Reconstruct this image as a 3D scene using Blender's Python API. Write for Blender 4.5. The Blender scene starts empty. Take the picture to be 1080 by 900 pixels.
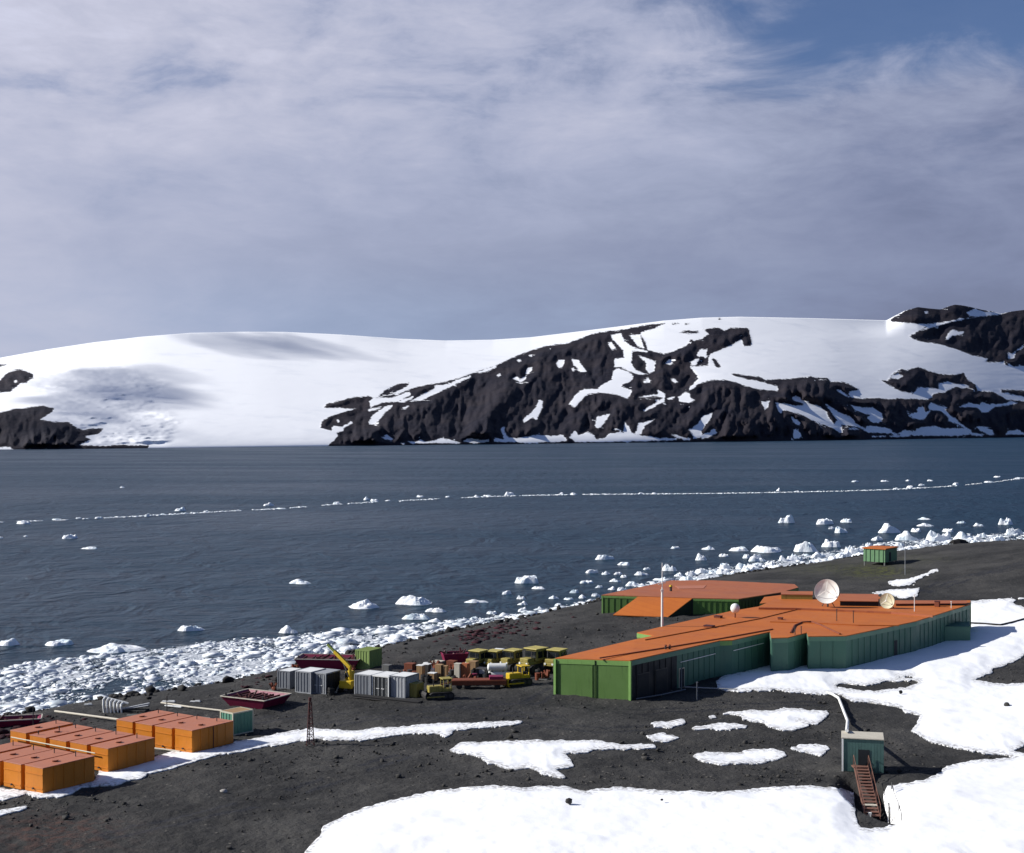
import bpy, bmesh, math, random
import numpy as np
from mathutils import Vector, Matrix

# ---------------------------------------------------------------- camera, sky, sun, exposure
S = bpy.context.scene
COL = S.collection
CAM_Z = 36.0          # metres above the sea
F = 1500.0            # focal length in photo pixels (photo is 1080 wide)
R = math.radians

cam = bpy.data.cameras.new('camera')
cam.sensor_width = 36.0
cam.lens = 36.0 * F / 1080.0
cam.clip_start = 0.5
cam.clip_end = 90000.0
cam_o = bpy.data.objects.new('camera', cam)
cam_o.location = (0, 0, CAM_Z)
cam_o.rotation_euler = (R(90), 0, 0)
COL.objects.link(cam_o)
S.camera = cam_o

SUN_EL, SUN_AZ = R(30.5), math.atan2(-0.99, 0.04)     # azimuth measured from +Y towards +X
SUN_DIR = Vector((math.sin(SUN_AZ) * math.cos(SUN_EL), math.cos(SUN_AZ) * math.cos(SUN_EL), math.sin(SUN_EL)))
sun = bpy.data.lights.new('sun', 'SUN')
sun.energy = 4.7
sun.angle = R(0.53)
sun.color = (1.0, 0.975, 0.92)
sun_o = bpy.data.objects.new('sun', sun)
sun_o.rotation_euler = SUN_DIR.to_track_quat('Z', 'Y').to_euler()
sun_o.location = (-400, -100, 400)
COL.objects.link(sun_o)

S.view_settings.view_transform = 'Standard'
S.view_settings.look = 'None'
S.view_settings.gamma = 1.0
S.view_settings.use_curve_mapping = False
S.view_settings.exposure = 0.42
S.cycles.volume_bounces = 2
S.cycles.max_bounces = 8


class NT:
    """small node-tree helper"""
    def __init__(self, tree):
        self.t = tree
    def n(self, typ, **kw):
        nd = self.t.nodes.new(typ)
        for k, v in kw.items():
            if k.startswith('i_'):
                key = k[2:]
                nd.inputs[int(key) if key.isdigit() else key.replace('_', ' ')].default_value = v
            else:
                setattr(nd, k, v)
        return nd
    def l(self, a, b):
        self.t.links.new(a, b)
    def val(self, x, sock):
        if hasattr(x, 'is_output'):
            self.l(x, sock)
        else:
            sock.default_value = x
    def m(self, op, a, b=None, c=None, clamp=False):
        nd = self.n('ShaderNodeMath', operation=op, use_clamp=clamp)
        self.val(a, nd.inputs[0])
        if b is not None: self.val(b, nd.inputs[1])
        if c is not None: self.val(c, nd.inputs[2])
        return nd.outputs[0]
    def ss(self, x, lo, hi, a=0.0, b=1.0):
        nd = self.n('ShaderNodeMapRange', interpolation_type='SMOOTHSTEP')
        for k, v in zip(range(5), (x, lo, hi, a, b)):
            self.val(v, nd.inputs[k])
        return nd.outputs[0]
    def mix(self, f, a, b):
        nd = self.n('ShaderNodeMix', data_type='RGBA')
        self.val(f, nd.inputs[0])
        self.val(a if hasattr(a, 'is_output') else (*a, 1), nd.inputs[6])
        self.val(b if hasattr(b, 'is_output') else (*b, 1), nd.inputs[7])
        return nd.outputs[2]
    def noise(self, vec, scale, detail=4.0, rough=0.55, dist=0.0):
        nd = self.n('ShaderNodeTexNoise')
        if vec is not None: self.l(vec, nd.inputs['Vector'])
        nd.inputs['Scale'].default_value = scale
        nd.inputs['Detail'].default_value = detail
        nd.inputs['Roughness'].default_value = rough
        nd.inputs['Distortion'].default_value = dist
        return nd.outputs['Fac']
    def scaled(self, vec, s):
        nd = self.n('ShaderNodeVectorMath', operation='MULTIPLY')
        self.l(vec, nd.inputs[0]); nd.inputs[1].default_value = s
        return nd.outputs[0]


# the world: Nishita sky under a broken sheet of high cloud
W = bpy.data.worlds.new('World')
S.world = W
W.use_nodes = True
W.node_tree.nodes.clear()
g = NT(W.node_tree)
sky = g.n('ShaderNodeTexSky', sky_type='NISHITA')
sky.sun_disc = False
sky.sun_elevation = SUN_EL
sky.sun_rotation = SUN_AZ
sky.altitude = 50
sky.air_density = 1.0
sky.dust_density = 0.6
sky.ozone_density = 4.0
tc = g.n('ShaderNodeTexCoord')
sep = g.n('ShaderNodeSeparateXYZ'); g.l(tc.outputs['Generated'], sep.inputs[0])
dx, dy, dz = sep.outputs
cp = g.scaled(tc.outputs['Generated'], (1.0, 1.0, 2.3))
n_big = g.noise(cp, 3.0, 5, 0.55, 0.3)
n_mid = g.noise(cp, 9.0, 7, 0.60, 0.5)
n_fin = g.noise(g.scaled(cp, (1.0, 1.0, 1.6)), 24.0, 6, 0.62, 0.5)
az = g.m('DIVIDE', dx, g.m('MAXIMUM', dy, 0.05))
# the blue opening lies high to the right; the sheet is thick elsewhere and smoother low down
hole = g.m('MULTIPLY', g.ss(dz, 0.200, 0.262), g.ss(az, 0.03, 0.27))
high = g.ss(dz, 0.10, 0.26)
dens = g.m('ADD', 1.05, g.m('MULTIPLY', g.m('SUBTRACT', n_mid, 0.5), g.m('ADD', 0.5, g.m('MULTIPLY', high, 1.9))))
dens = g.m('ADD', dens, g.m('MULTIPLY', hole, -1.20))
dens = g.m('ADD', dens, g.m('MULTIPLY', g.m('SUBTRACT', n_fin, 0.5), 0.20))
cover = g.ss(dens, 0.10, 1.0, 0.06, 0.95)
# the sheet breaks up overhead and behind the camera into open blue sky
cover = g.m('MULTIPLY', cover, g.m('SUBTRACT', 1.0, g.m('MULTIPLY', g.ss(dz, 0.31, 0.50), 0.85)))
cover = g.m('MULTIPLY', cover, g.ss(dy, -0.45, 0.15, 0.25, 1.0))
bright = g.m('ADD', g.m('MULTIPLY', g.m('SUBTRACT', n_big, 0.5), 0.22), g.m('MULTIPLY', g.m('SUBTRACT', n_fin, 0.5), g.m('ADD', 0.05, g.m('MULTIPLY', high, 0.14))))
bright = g.m('ADD', bright, g.m('MULTIPLY', g.m('SUBTRACT', n_mid, 0.5), g.m('ADD', 0.13, g.m('MULTIPLY', high, 0.34))))
# towards the sun (left and up) the sheet is brighter
side = g.m('ADD', g.m('MULTIPLY', dx, -0.36), g.m('MULTIPLY', g.ss(dz, 0.06, 0.28), 0.10))
lum = g.m('ADD', g.m('ADD', 0.350, bright), side)
lum = g.m('MINIMUM', g.m('MAXIMUM', lum, 0.22), 0.66)
ccol = g.mix(g.ss(dz, 0.06, 0.13), (0.78, 0.95, 1.38), (0.85, 0.945, 1.31))
ccol = g.mix(g.ss(lum, 0.34, 0.60), ccol, (0.93, 0.95, 1.16))
ccol = g.mix(g.ss(lum, 0.38, 0.22), ccol, (0.80, 0.92, 1.42))
cl = g.n('ShaderNodeVectorMath', operation='SCALE'); g.l(ccol, cl.inputs[0]); g.l(lum, cl.inputs[3])
skyt = g.n('ShaderNodeVectorMath', operation='MULTIPLY'); g.l(sky.outputs[0], skyt.inputs[0]); skyt.inputs[1].default_value = (0.86, 0.90, 1.12)
bg_s = g.n('ShaderNodeBackground'); g.l(skyt.outputs[0], bg_s.inputs[0]); bg_s.inputs[1].default_value = 0.055
bg_c = g.n('ShaderNodeBackground'); g.l(cl.outputs[0], bg_c.inputs[0]); bg_c.inputs[1].default_value = 0.82
mx = g.n('ShaderNodeMixShader'); g.l(cover, mx.inputs[0]); g.l(bg_s.outputs[0], mx.inputs[1]); g.l(bg_c.outputs[0], mx.inputs[2])
wo = g.n('ShaderNodeOutputWorld'); g.l(mx.outputs[0], wo.inputs[0])

# ---------------------------------------------------------------- materials
MATS = {}
def newmat(name):
    m = bpy.data.materials.new(name); m.use_nodes = True
    m.node_tree.nodes.clear()
    t = NT(m.node_tree)
    out = t.n('ShaderNodeOutputMaterial'); b = t.n('ShaderNodeBsdfPrincipled')
    t.l(b.outputs[0], out.inputs[0])
    MATS[name] = m
    return m, t, b

def paint(name, c, rough=0.55, var=0.18, dirt=None, dirt_amt=0.25, metal=0.0, scale=1.3, spec=0.35, streak=True, seams=0.0):
    """weathered paint: tone mottling, dirt or rust blotches, run-down streaks, fine bump"""
    m, t, b = newmat(name)
    co = t.n('ShaderNodeTexCoord').outputs['Object']
    rnd = t.m('MULTIPLY', t.n('ShaderNodeObjectInfo').outputs['Random'], 60.0)
    off = t.n('ShaderNodeVectorMath', operation='ADD'); t.l(co, off.inputs[0]); t.l(rnd, off.inputs[1]); raw, co = co, off.outputs[0]
    n1 = t.noise(co, scale, 6, 0.6)
    n2 = t.noise(t.scaled(co, (3.0, 3.0, 0.35 if streak else 3.0)), scale * 1.4, 5, 0.65)
    base = t.mix(n1, tuple(x * (1 - var) for x in c), tuple(min(1, x * (1 + var)) for x in c))
    d = dirt or tuple(x * 0.35 for x in c)
    col = t.mix(t.m('MULTIPLY', t.ss(n2, 0.52, 0.80), dirt_amt * 2), base, d)
    seam = None
    if seams:        # sheet seams running down the roof, each sheet a slightly different tone
        dp = t.n('ShaderNodeVectorMath', operation='DOT_PRODUCT'); t.l(raw, dp.inputs[0]); dp.inputs[1].default_value = (0.60 / seams, 0.80 / seams, 0)
        fr = t.m('FRACT', dp.outputs['Value']); seam = t.ss(fr, 0.90, 0.96)
        wn = t.n('ShaderNodeTexWhiteNoise', noise_dimensions='1D'); t.l(t.m('FLOOR', dp.outputs['Value']), wn.inputs['W'])
        col = t.mix(t.m('MULTIPLY', wn.outputs['Value'], 0.22), col, d)
        col = t.mix(t.m('MULTIPLY', seam, 0.45), col, d)
        big = t.noise(raw, 0.09, 5, 0.7)
        col = t.mix(t.m('MULTIPLY', t.ss(big, 0.52, 0.70), 0.40), col, tuple(x * 0.72 + 0.012 for x in c))
    t.l(col, b.inputs['Base Color'])
    t.l(t.ss(n1, 0.2, 0.8, rough - 0.12, rough + 0.15), b.inputs['Roughness'])
    b.inputs['Metallic'].default_value = metal
    b.inputs['Specular IOR Level'].default_value = spec
    bp = t.n('ShaderNodeBump', i_Strength=0.25, i_Distance=0.03); t.l(n2, bp.inputs['Height']); t.l(bp.outputs[0], b.inputs['Normal'])
    return m

paint('tank_orange', (0.52, 0.172, 0.012), 0.5, 0.12, (0.30, 0.085, 0.02), 0.28)
paint('tank_top', (0.42, 0.155, 0.088), 0.6, 0.14, (0.30, 0.10, 0.05), 0.35, streak=False)
paint('roof_orange', (0.47, 0.130, 0.020), 0.65, 0.14, (0.34, 0.075, 0.018), 0.35, scale=0.22, streak=False, seams=1.15)
paint('roof_red', (0.38, 0.120, 0.046), 0.65, 0.16, (0.25, 0.062, 0.035), 0.45, scale=0.2, streak=False, seams=1.4)
paint('wall_green', (0.088, 0.170, 0.042), 0.55, 0.14, (0.030, 0.062, 0.018), 0.3, scale=0.6)
paint('wall_teal', (0.056, 0.138, 0.096), 0.55, 0.14, (0.025, 0.075, 0.06), 0.35, scale=0.5)
paint('trim_green', (0.17, 0.31, 0.085), 0.5, 0.12, scale=0.8)
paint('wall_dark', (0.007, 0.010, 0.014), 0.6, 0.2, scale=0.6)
paint('fascia_teal', (0.100, 0.205, 0.135), 0.5, 0.14, scale=0.6)
paint('container_grey', (0.140, 0.150, 0.168), 0.5, 0.12, (0.14, 0.10, 0.08), 0.25)
paint('container_light', (0.30, 0.31, 0.325), 0.5, 0.12, (0.20, 0.15, 0.11), 0.25)
paint('white_paint', (0.74, 0.74, 0.71), 0.5, 0.08, (0.40, 0.36, 0.30), 0.2)
paint('cream_paint', (0.52, 0.50, 0.38), 0.55, 0.10, (0.28, 0.24, 0.15), 0.25)
paint('green_box', (0.19, 0.27, 0.08), 0.55, 0.14, (0.09, 0.11, 0.03), 0.3)
paint('teal_box', (0.10, 0.24, 0.17), 0.55, 0.14, (0.06, 0.14, 0.10), 0.3)
paint('hut_teal', (0.062, 0.128, 0.114), 0.6, 0.22, (0.016, 0.05, 0.05), 0.5, scale=1.6)
paint('maroon', (0.20, 0.012, 0.052), 0.5, 0.2, (0.07, 0.008, 0.016), 0.35)
paint('rust', (0.17, 0.045, 0.020), 0.75, 0.25, (0.07, 0.02, 0.012), 0.45)
paint('dark_red', (0.060, 0.013, 0.013), 0.6, 0.2)
paint('red_paint', (0.42, 0.045, 0.018), 0.5, 0.15)
paint('yellow', (0.55, 0.37, 0.015), 0.5, 0.12, (0.20, 0.10, 0.02), 0.35)
paint('olive_yellow', (0.29, 0.235, 0.055), 0.6, 0.2, (0.05, 0.035, 0.015), 0.55)
paint('faded_yellow', (0.42, 0.35, 0.10), 0.6, 0.2, (0.08, 0.06, 0.02), 0.5)
paint('cabin_green', (0.13, 0.25, 0.125), 0.55, 0.15)
paint('olive', (0.15, 0.20, 0.035), 0.6, 0.15)
paint('tan_wood', (0.30, 0.185, 0.090), 0.75, 0.2, (0.14, 0.08, 0.04), 0.4)
paint('pale_wood', (0.50, 0.46, 0.38), 0.75, 0.15, (0.24, 0.20, 0.16), 0.35)
paint('grey_wood', (0.13, 0.13, 0.125), 0.8, 0.2)
paint('stair_brown', (0.180, 0.088, 0.064), 0.75, 0.2, (0.09, 0.04, 0.025), 0.4)
paint('black_rubber', (0.018, 0.017, 0.017), 0.8, 0.2)
paint('dark_steel', (0.04, 0.038, 0.038), 0.55, 0.2, (0.07, 0.03, 0.02), 0.3)
paint('glass_dark', (0.012, 0.015, 0.018), 0.15, 0.1, spec=0.5)
paint('dish_white', (0.72, 0.71, 0.66), 0.5, 0.06, (0.5, 0.47, 0.40), 0.15, scale=2)
paint('dish_cream', (0.50, 0.47, 0.33), 0.55, 0.08, (0.36, 0.32, 0.22), 0.2, scale=2)

# snow
m, t, b = newmat('snow')
geo = t.n('ShaderNodeNewGeometry').outputs['Position']
n1 = t.noise(geo, 0.35, 6, 0.6); n2 = t.noise(geo, 2.6, 6, 0.65)
thin = t.n('ShaderNodeAttribute', attribute_name='thin').outputs['Fac']
sc = t.mix(t.ss(n1, 0.50, 0.82), (0.90, 0.905, 0.915), (0.83, 0.83, 0.83))
t.l(t.mix(t.m('MULTIPLY', thin, t.ss(n2, 0.42, 0.60)), sc, (0.34, 0.33, 0.32)), b.inputs['Base Color'])
b.inputs['Roughness'].default_value = 0.75; b.inputs['Specular IOR Level'].default_value = 0.2
bp = t.n('ShaderNodeBump', i_Strength=0.16, i_Distance=0.10)
t.l(t.m('ADD', n2, t.m('MULTIPLY', n1, 1.5)), bp.inputs['Height']); t.l(bp.outputs[0], b.inputs['Normal'])

# floating ice
m, t, b = newmat('ice')
geo = t.n('ShaderNodeNewGeometry').outputs['Position']
n1 = t.noise(geo, 0.30, 5, 0.6); n2 = t.noise(geo, 1.6, 5, 0.6)
t.l(t.mix(t.ss(n1, 0.42, 0.72), (0.88, 0.89, 0.90), (0.62, 0.73, 0.78)), b.inputs['Base Color'])
b.inputs['Roughness'].default_value = 0.5; b.inputs['Specular IOR Level'].default_value = 0.3
bp = t.n('ShaderNodeBump', i_Strength=0.5, i_Distance=0.25); t.l(n2, bp.inputs['Height']); t.l(bp.outputs[0], b.inputs['Normal'])

# meltwater-dulled brash ice
m, t, b = newmat('brash')
geo = t.n('ShaderNodeNewGeometry').outputs['Position']
n1 = t.noise(geo, 0.55, 5, 0.65)
t.l(t.mix(t.ss(n1, 0.36, 0.62), (0.86, 0.87, 0.89), (0.42, 0.47, 0.51)), b.inputs['Base Color'])
b.inputs['Roughness'].default_value = 0.5; b.inputs['Specular IOR Level'].default_value = 0.3

# wet slush lying flat on the water
m, t, b = newmat('slush')
geo = t.n('ShaderNodeNewGeometry').outputs['Position']
n1 = t.noise(geo, 0.9, 6, 0.7); n2 = t.noise(geo, 4.0, 4, 0.7)
t.l(t.mix(t.ss(t.m('ADD', n1, t.m('MULTIPLY', t.m('SUBTRACT', n2, 0.5), 0.8)), 0.38, 0.66), (0.78, 0.80, 0.82), (0.10, 0.135, 0.165)), b.inputs['Base Color'])
b.inputs['Roughness'].default_value = 0.35; b.inputs['Specular IOR Level'].default_value = 0.35
bp = t.n('ShaderNodeBump', i_Strength=0.6, i_Distance=0.15); t.l(n2, bp.inputs['Height']); t.l(bp.outputs[0], b.inputs['Normal'])

# dark volcanic gravel
m, t, b = newmat('gravel')
geo = t.n('ShaderNodeNewGeometry').outputs['Position']
a_moss = t.n('ShaderNodeAttribute', attribute_name='moss').outputs['Fac']
a_red = t.n('ShaderNodeAttribute', attribute_name='red').outputs['Fac']
a_wet = t.n('ShaderNodeAttribute', attribute_name='wet').outputs['Fac']
n1 = t.noise(geo, 0.09, 6, 0.62); n2 = t.noise(geo, 0.9, 6, 0.68); n3 = t.noise(geo, 4.5, 5, 0.7)
vo = t.n('ShaderNodeTexVoronoi', i_Scale=2.3); t.l(geo, vo.inputs['Vector'])
col = t.mix(t.ss(n1, 0.35, 0.68), (0.0205, 0.0200, 0.0195), (0.054, 0.0515, 0.048))
col = t.mix(t.m('MULTIPLY', t.ss(n2, 0.52, 0.74), 0.75), col, (0.064, 0.060, 0.056))
col = t.mix(t.m('MULTIPLY', t.ss(n3, 0.54, 0.70), 0.75), col, (0.011, 0.011, 0.011))
stone = t.n('ShaderNodeSeparateColor'); t.l(vo.outputs['Color'], stone.inputs[0])
pick = t.m('MULTIPLY', t.ss(stone.outputs[0], 0.93, 0.96), t.ss(vo.outputs['Distance'], 0.34, 0.20))
col = t.mix(t.m('MULTIPLY', pick, 0.8), col, (0.16, 0.145, 0.125))
col = t.mix(t.m('MULTIPLY', a_moss, t.ss(n2, 0.40, 0.62)), col, (0.075, 0.080, 0.022))
col = t.mix(t.m('MULTIPLY', a_red, t.ss(n2, 0.42, 0.64)), col, (0.075, 0.035, 0.026))
col = t.mix(t.m('MULTIPLY', a_wet, 0.75), col, (0.012, 0.0115, 0.013))
t.l(col, b.inputs['Base Color'])
t.l(t.m('SUBTRACT', 0.93, t.m('MULTIPLY', a_wet, 0.45)), b.inputs['Roughness'])
b.inputs['Specular IOR Level'].default_value = 0.25
bp = t.n('ShaderNodeBump', i_Strength=0.85, i_Distance=0.22)
t.l(t.m('ADD', t.m('ADD', t.m('MULTIPLY', n2, 1.4), t.m('MULTIPLY', n3, 0.55)), t.m('MULTIPLY', t.m('SUBTRACT', 0.5, vo.outputs['Distance']), 0.35)), bp.inputs['Height'])
t.l(bp.outputs[0], b.inputs['Normal'])

def rockmat(name, lo, hi):
    m, t, b = newmat(name)
    geo = t.n('ShaderNodeNewGeometry').outputs['Position']
    n1 = t.noise(geo, 1.1, 6, 0.65); n2 = t.noise(geo, 5, 5, 0.65)
    t.l(t.mix(t.ss(n1, 0.3, 0.72), lo, hi), b.inputs['Base Color'])
    b.inputs['Roughness'].default_value = 0.9; b.inputs['Specular IOR Level'].default_value = 0.25
    bp = t.n('ShaderNodeBump', i_Strength=0.7, i_Distance=0.15); t.l(n2, bp.inputs['Height']); t.l(bp.outputs[0], b.inputs['Normal'])
rockmat('stone', (0.022, 0.021, 0.020), (0.070, 0.066, 0.061))
rockmat('boulder_dark', (0.014, 0.014, 0.014), (0.045, 0.042, 0.040))
rockmat('pale_stone', (0.28, 0.26, 0.24), (0.50, 0.48, 0.45))
rockmat('seaweed', (0.018, 0.006, 0.009), (0.055, 0.011, 0.018))

# the far hills: dark rock and snow meet along the 'rock' distance carried by the mesh
m, t, b = newmat('hill')
geo = t.n('ShaderNodeNewGeometry').outputs['Position']
a = t.n('ShaderNodeAttribute', attribute_name='rock').outputs['Fac']
w1 = t.noise(geo, 0.045, 5, 0.65); w2 = t.noise(geo, 0.16, 4, 0.6)
sd = t.m('ADD', a, t.m('ADD', t.m('MULTIPLY', t.m('SUBTRACT', w1, 0.5), 4.4), t.m('MULTIPLY', t.m('SUBTRACT', w2, 0.5), 3.2)))
w4 = t.noise(t.scaled(geo, (1.0, 0.5, 2.2)), 0.014, 6, 0.72, 0.8)
sd = t.m('SUBTRACT', sd, t.m('MULTIPLY', t.ss(w4, 0.605, 0.68), t.ss(a, 12.0, 1.0, 1.5, 5.5)))
mask = t.ss(sd, -0.4, 0.4)
r1 = t.noise(geo, 0.006, 6, 0.62); r2 = t.noise(t.scaled(geo, (1, 1, 0.25)), 0.022, 6, 0.65)
rc = t.mix(t.ss(r1, 0.35, 0.65), (0.0105, 0.0100, 0.0175), (0.0220, 0.0180, 0.0225))
rc = t.mix(t.m('MULTIPLY', t.ss(r2, 0.50, 0.72), 0.5), rc, (0.028, 0.0235, 0.027))
s1 = t.noise(t.scaled(geo, (1, 1, 3)), 0.008, 6, 0.6)
sc = t.mix(t.ss(s1, 0.50, 0.75), (0.90, 0.905, 0.92), (0.80, 0.815, 0.85))
t.l(t.mix(mask, sc, rc), b.inputs['Base Color'])
b.inputs['Roughness'].default_value = 0.85; b.inputs['Specular IOR Level'].default_value = 0.15
bp = t.n('ShaderNodeBump', i_Strength=0.55)
t.l(t.m('MULTIPLY', mask, 14.0), bp.inputs['Distance']); t.l(r2, bp.inputs['Height']); t.l(bp.outputs[0], b.inputs['Normal'])

# sea water, ruffled by wind
m, t, b = newmat('sea_water')
geo = t.n('ShaderNodeNewGeometry').outputs['Position']
w0 = t.noise(t.scaled(geo, (0.35, 1, 1)), 0.010, 5, 0.6, 0.4)
w1 = t.noise(t.scaled(geo, (0.5, 1, 1)), 0.20, 6, 0.66, 0.5)
w2 = t.noise(t.scaled(geo, (0.6, 1, 1)), 0.9, 5, 0.65); w3 = t.noise(t.scaled(geo, (0.9, 0.6, 1)), 0.10, 3, 0.6, 0.6)
t.l(t.mix(t.ss(w0, 0.35, 0.65), (0.008, 0.028, 0.050), (0.014, 0.037, 0.062)), b.inputs['Base Color'])
b.inputs['IOR'].default_value = 1.33
b.inputs['Specular IOR Level'].default_value = 0.20
b.inputs['Specular Tint'].default_value = (0.70, 0.90, 1.0, 1)
t.l(t.ss(w0, 0.3, 0.7, 0.30, 0.42), b.inputs['Roughness'])
bp = t.n('ShaderNodeBump', i_Strength=1.0, i_Distance=1.6)
t.l(t.m('ADD', t.m('ADD', t.m('MULTIPLY', w1, 1.2), t.m('MULTIPLY', w3, 2.2)), t.m('MULTIPLY', w2, 0.30)), bp.inputs['Height'])
t.l(bp.outputs[0], b.inputs['Normal'])

# ---------------------------------------------------------------- mesh helpers
def tag(o, label=None, cat=None, group=None, kind=None):
    if label: o['label'] = label
    if cat: o['category'] = cat
    if group: o['group'] = group
    if kind: o['kind'] = kind
    return o

def link_mesh(name, verts, faces, mat, parent=None, loc=(0, 0, 0), rz=0.0, smooth=False):
    me = bpy.data.meshes.new(name)
    me.from_pydata([tuple(map(float, v)) for v in verts], [], [tuple(map(int, f)) for f in faces])
    me.update()
    if mat: me.materials.append(MATS[mat])
    if smooth: me.polygons.foreach_set('use_smooth', [True] * len(me.polygons))
    o = bpy.data.objects.new(name, me)
    COL.objects.link(o)
    o.location = loc; o.rotation_euler = (0, 0, rz)
    if parent: o.parent = parent
    return o

class MB:
    """collects simple solids and links them as one mesh"""
    def __init__(self):
        self.v, self.f = [], []
    def add(self, vs, fs):
        n = len(self.v)
        self.v += [tuple(v) for v in vs]
        self.f += [tuple(i + n for i in f) for f in fs]
        return self
    def box(self, c, s, rz=0.0, bev=0.0, taper=None):
        """box centred at c with size s; taper scales the top face"""
        x, y, z = (k / 2 for k in s)
        tp = taper or (1, 1)
        if bev > 0:
            bm = bmesh.new()
            bmesh.ops.create_cube(bm, size=1.0)
            for v in bm.verts:
                k = tp if v.co.z > 0 else (1, 1)
                v.co = Vector((v.co.x * s[0] * k[0], v.co.y * s[1] * k[1], v.co.z * s[2]))
            bmesh.ops.bevel(bm, geom=bm.edges[:], offset=bev, segments=1, affect='EDGES')
            bm.verts.index_update()
            vs = [v.co.copy() for v in bm.verts]; fs = [[v.index for v in f.verts] for f in bm.faces]
            bm.free()
        else:
            vs = [Vector((sx * x * (tp[0] if sz > 0 else 1), sy * y * (tp[1] if sz > 0 else 1), sz * z)) for sz in (-1, 1) for sy in (-1, 1) for sx in (-1, 1)]
            fs = [(0, 2, 3, 1), (4, 5, 7, 6), (0, 1, 5, 4), (2, 6, 7, 3), (0, 4, 6, 2), (1, 3, 7, 5)]
        M = Matrix.Translation(Vector(c)) @ Matrix.Rotation(rz, 4, 'Z')
        return self.add([M @ v for v in vs], fs)
    def beam(self, a, b, w, h=None):
        """square bar from a to b"""
        a, b = Vector(a), Vector(b)
        d = b - a
        q = d.to_track_quat('Z', 'Y').to_matrix().to_4x4()
        m = MB().box((0, 0, d.length / 2), (w, h or w, d.length))
        M = Matrix.Translation(a) @ q
        return self.add([M @ Vector(v) for v in m.v], m.f)
    def tube(self, a, b, r, n=10, r2=None, cap=True):
        a, b = Vector(a), Vector(b)
        d = b - a
        q = d.to_track_quat('Z', 'Y').to_matrix()
        r2 = r if r2 is None else r2
        vs = []
        for p, rr in ((a, r), (b, r2)):
            for k in range(n):
                an = 2 * math.pi * k / n
                vs.append(p + q @ Vector((rr * math.cos(an), rr * math.sin(an), 0)))
        fs = [(k, (k + 1) % n, n + (k + 1) % n, n + k) for k in range(n)]
        if cap: fs += [tuple(range(n - 1, -1, -1)), tuple(range(n, 2 * n))]
        return self.add(vs, fs)
    def path(self, pts, r, n=8):
        for a, b in zip(pts[:-1], pts[1:]):
            self.tube(a, b, r, n)
        for p in pts[1:-1]:
            self.ball(p, (r, r, r), 6, 4)
        return self
    def ball(self, c, s, nu=14, nv=8):
        vs, fs = [], []
        for j in range(nv + 1):
            th = math.pi * j / nv
            for i in range(nu):
                ph = 2 * math.pi * i / nu
                vs.append((c[0] + s[0] * math.sin(th) * math.cos(ph), c[1] + s[1] * math.sin(th) * math.sin(ph), c[2] - s[2] * math.cos(th)))
        for j in range(nv):
            for i in range(nu):
                fs.append((j * nu + i, j * nu + (i + 1) % nu, (j + 1) * nu + (i + 1) % nu, (j + 1) * nu + i))
        return self.add(vs, fs)
    def prism(self, poly, z0, z1):
        n = len(poly)
        zz0 = z0 if hasattr(z0, '__len__') else [z0] * n
        zz1 = z1 if hasattr(z1, '__len__') else [z1] * n
        vs = [(p[0], p[1], zz0[i]) for i, p in enumerate(poly)] + [(p[0], p[1], zz1[i]) for i, p in enumerate(poly)]
        fs = [(k, (k + 1) % n, n + (k + 1) % n, n + k) for k in range(n)]
        fs += [tuple(range(n - 1, -1, -1)), tuple(range(n, 2 * n))]
        return self.add(vs, fs)
    def extr(self, poly, axis, a, b):
        """polygon in the plane across axis ('x': (y,z) points, 'y': (x,z) points) extruded from a to b"""
        n = len(poly)
        mk = (lambda p, s: (s, p[0], p[1])) if axis == 'x' else (lambda p, s: (p[0], s, p[1]))
        vs = [mk(p, a) for p in poly] + [mk(p, b) for p in poly]
        fs = [(k, (k + 1) % n, n + (k + 1) % n, n + k) for k in range(n)]
        fs += [tuple(range(n - 1, -1, -1)), tuple(range(n, 2 * n))]
        return self.add(vs, fs)
    def corrugated(self, p, q, z0, z1, depth=0.05, pitch=0.30):
        """upright ribbed sheet from p to q (outside is to the right of p->q)"""
        p, q = Vector((*p, 0)), Vector((*q, 0))
        d = q - p; L = d.length; d.normalize()
        nrm = Vector((d.y, -d.x, 0))
        n = max(2, int(L / pitch)); prof = []
        for k in range(n):
            s = L * k / n; w = L / n
            prof += [(s, 0), (s + 0.3 * w, 0), (s + 0.45 * w, depth), (s + 0.85 * w, depth)]
        prof.append((L, 0))
        vs = []
        for s, o in prof:
            c = p + d * s + nrm * o
            vs += [(c.x, c.y, z0), (c.x, c.y, z1)]
        fs = [(2 * k, 2 * k + 2, 2 * k + 3, 2 * k + 1) for k in range(len(prof) - 1)]
        return self.add(vs, fs)
    def build(self, name, mat, parent=None, loc=(0, 0, 0), rz=0.0, smooth=False):
        o = link_mesh(name, self.v, self.f, mat, parent, loc, rz, smooth)
        bm = bmesh.new(); bm.from_mesh(o.data); bmesh.ops.recalc_face_normals(bm, faces=bm.faces[:]); bm.to_mesh(o.data); bm.free()
        return o

def thing(name, loc, rz, label, cat, group=None):
    o = bpy.data.objects.new(name, None)
    o.empty_display_size = 0.5
    COL.objects.link(o)
    o.location = loc; o.rotation_euler = (0, 0, rz)
    return tag(o, label, cat, group)

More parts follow.
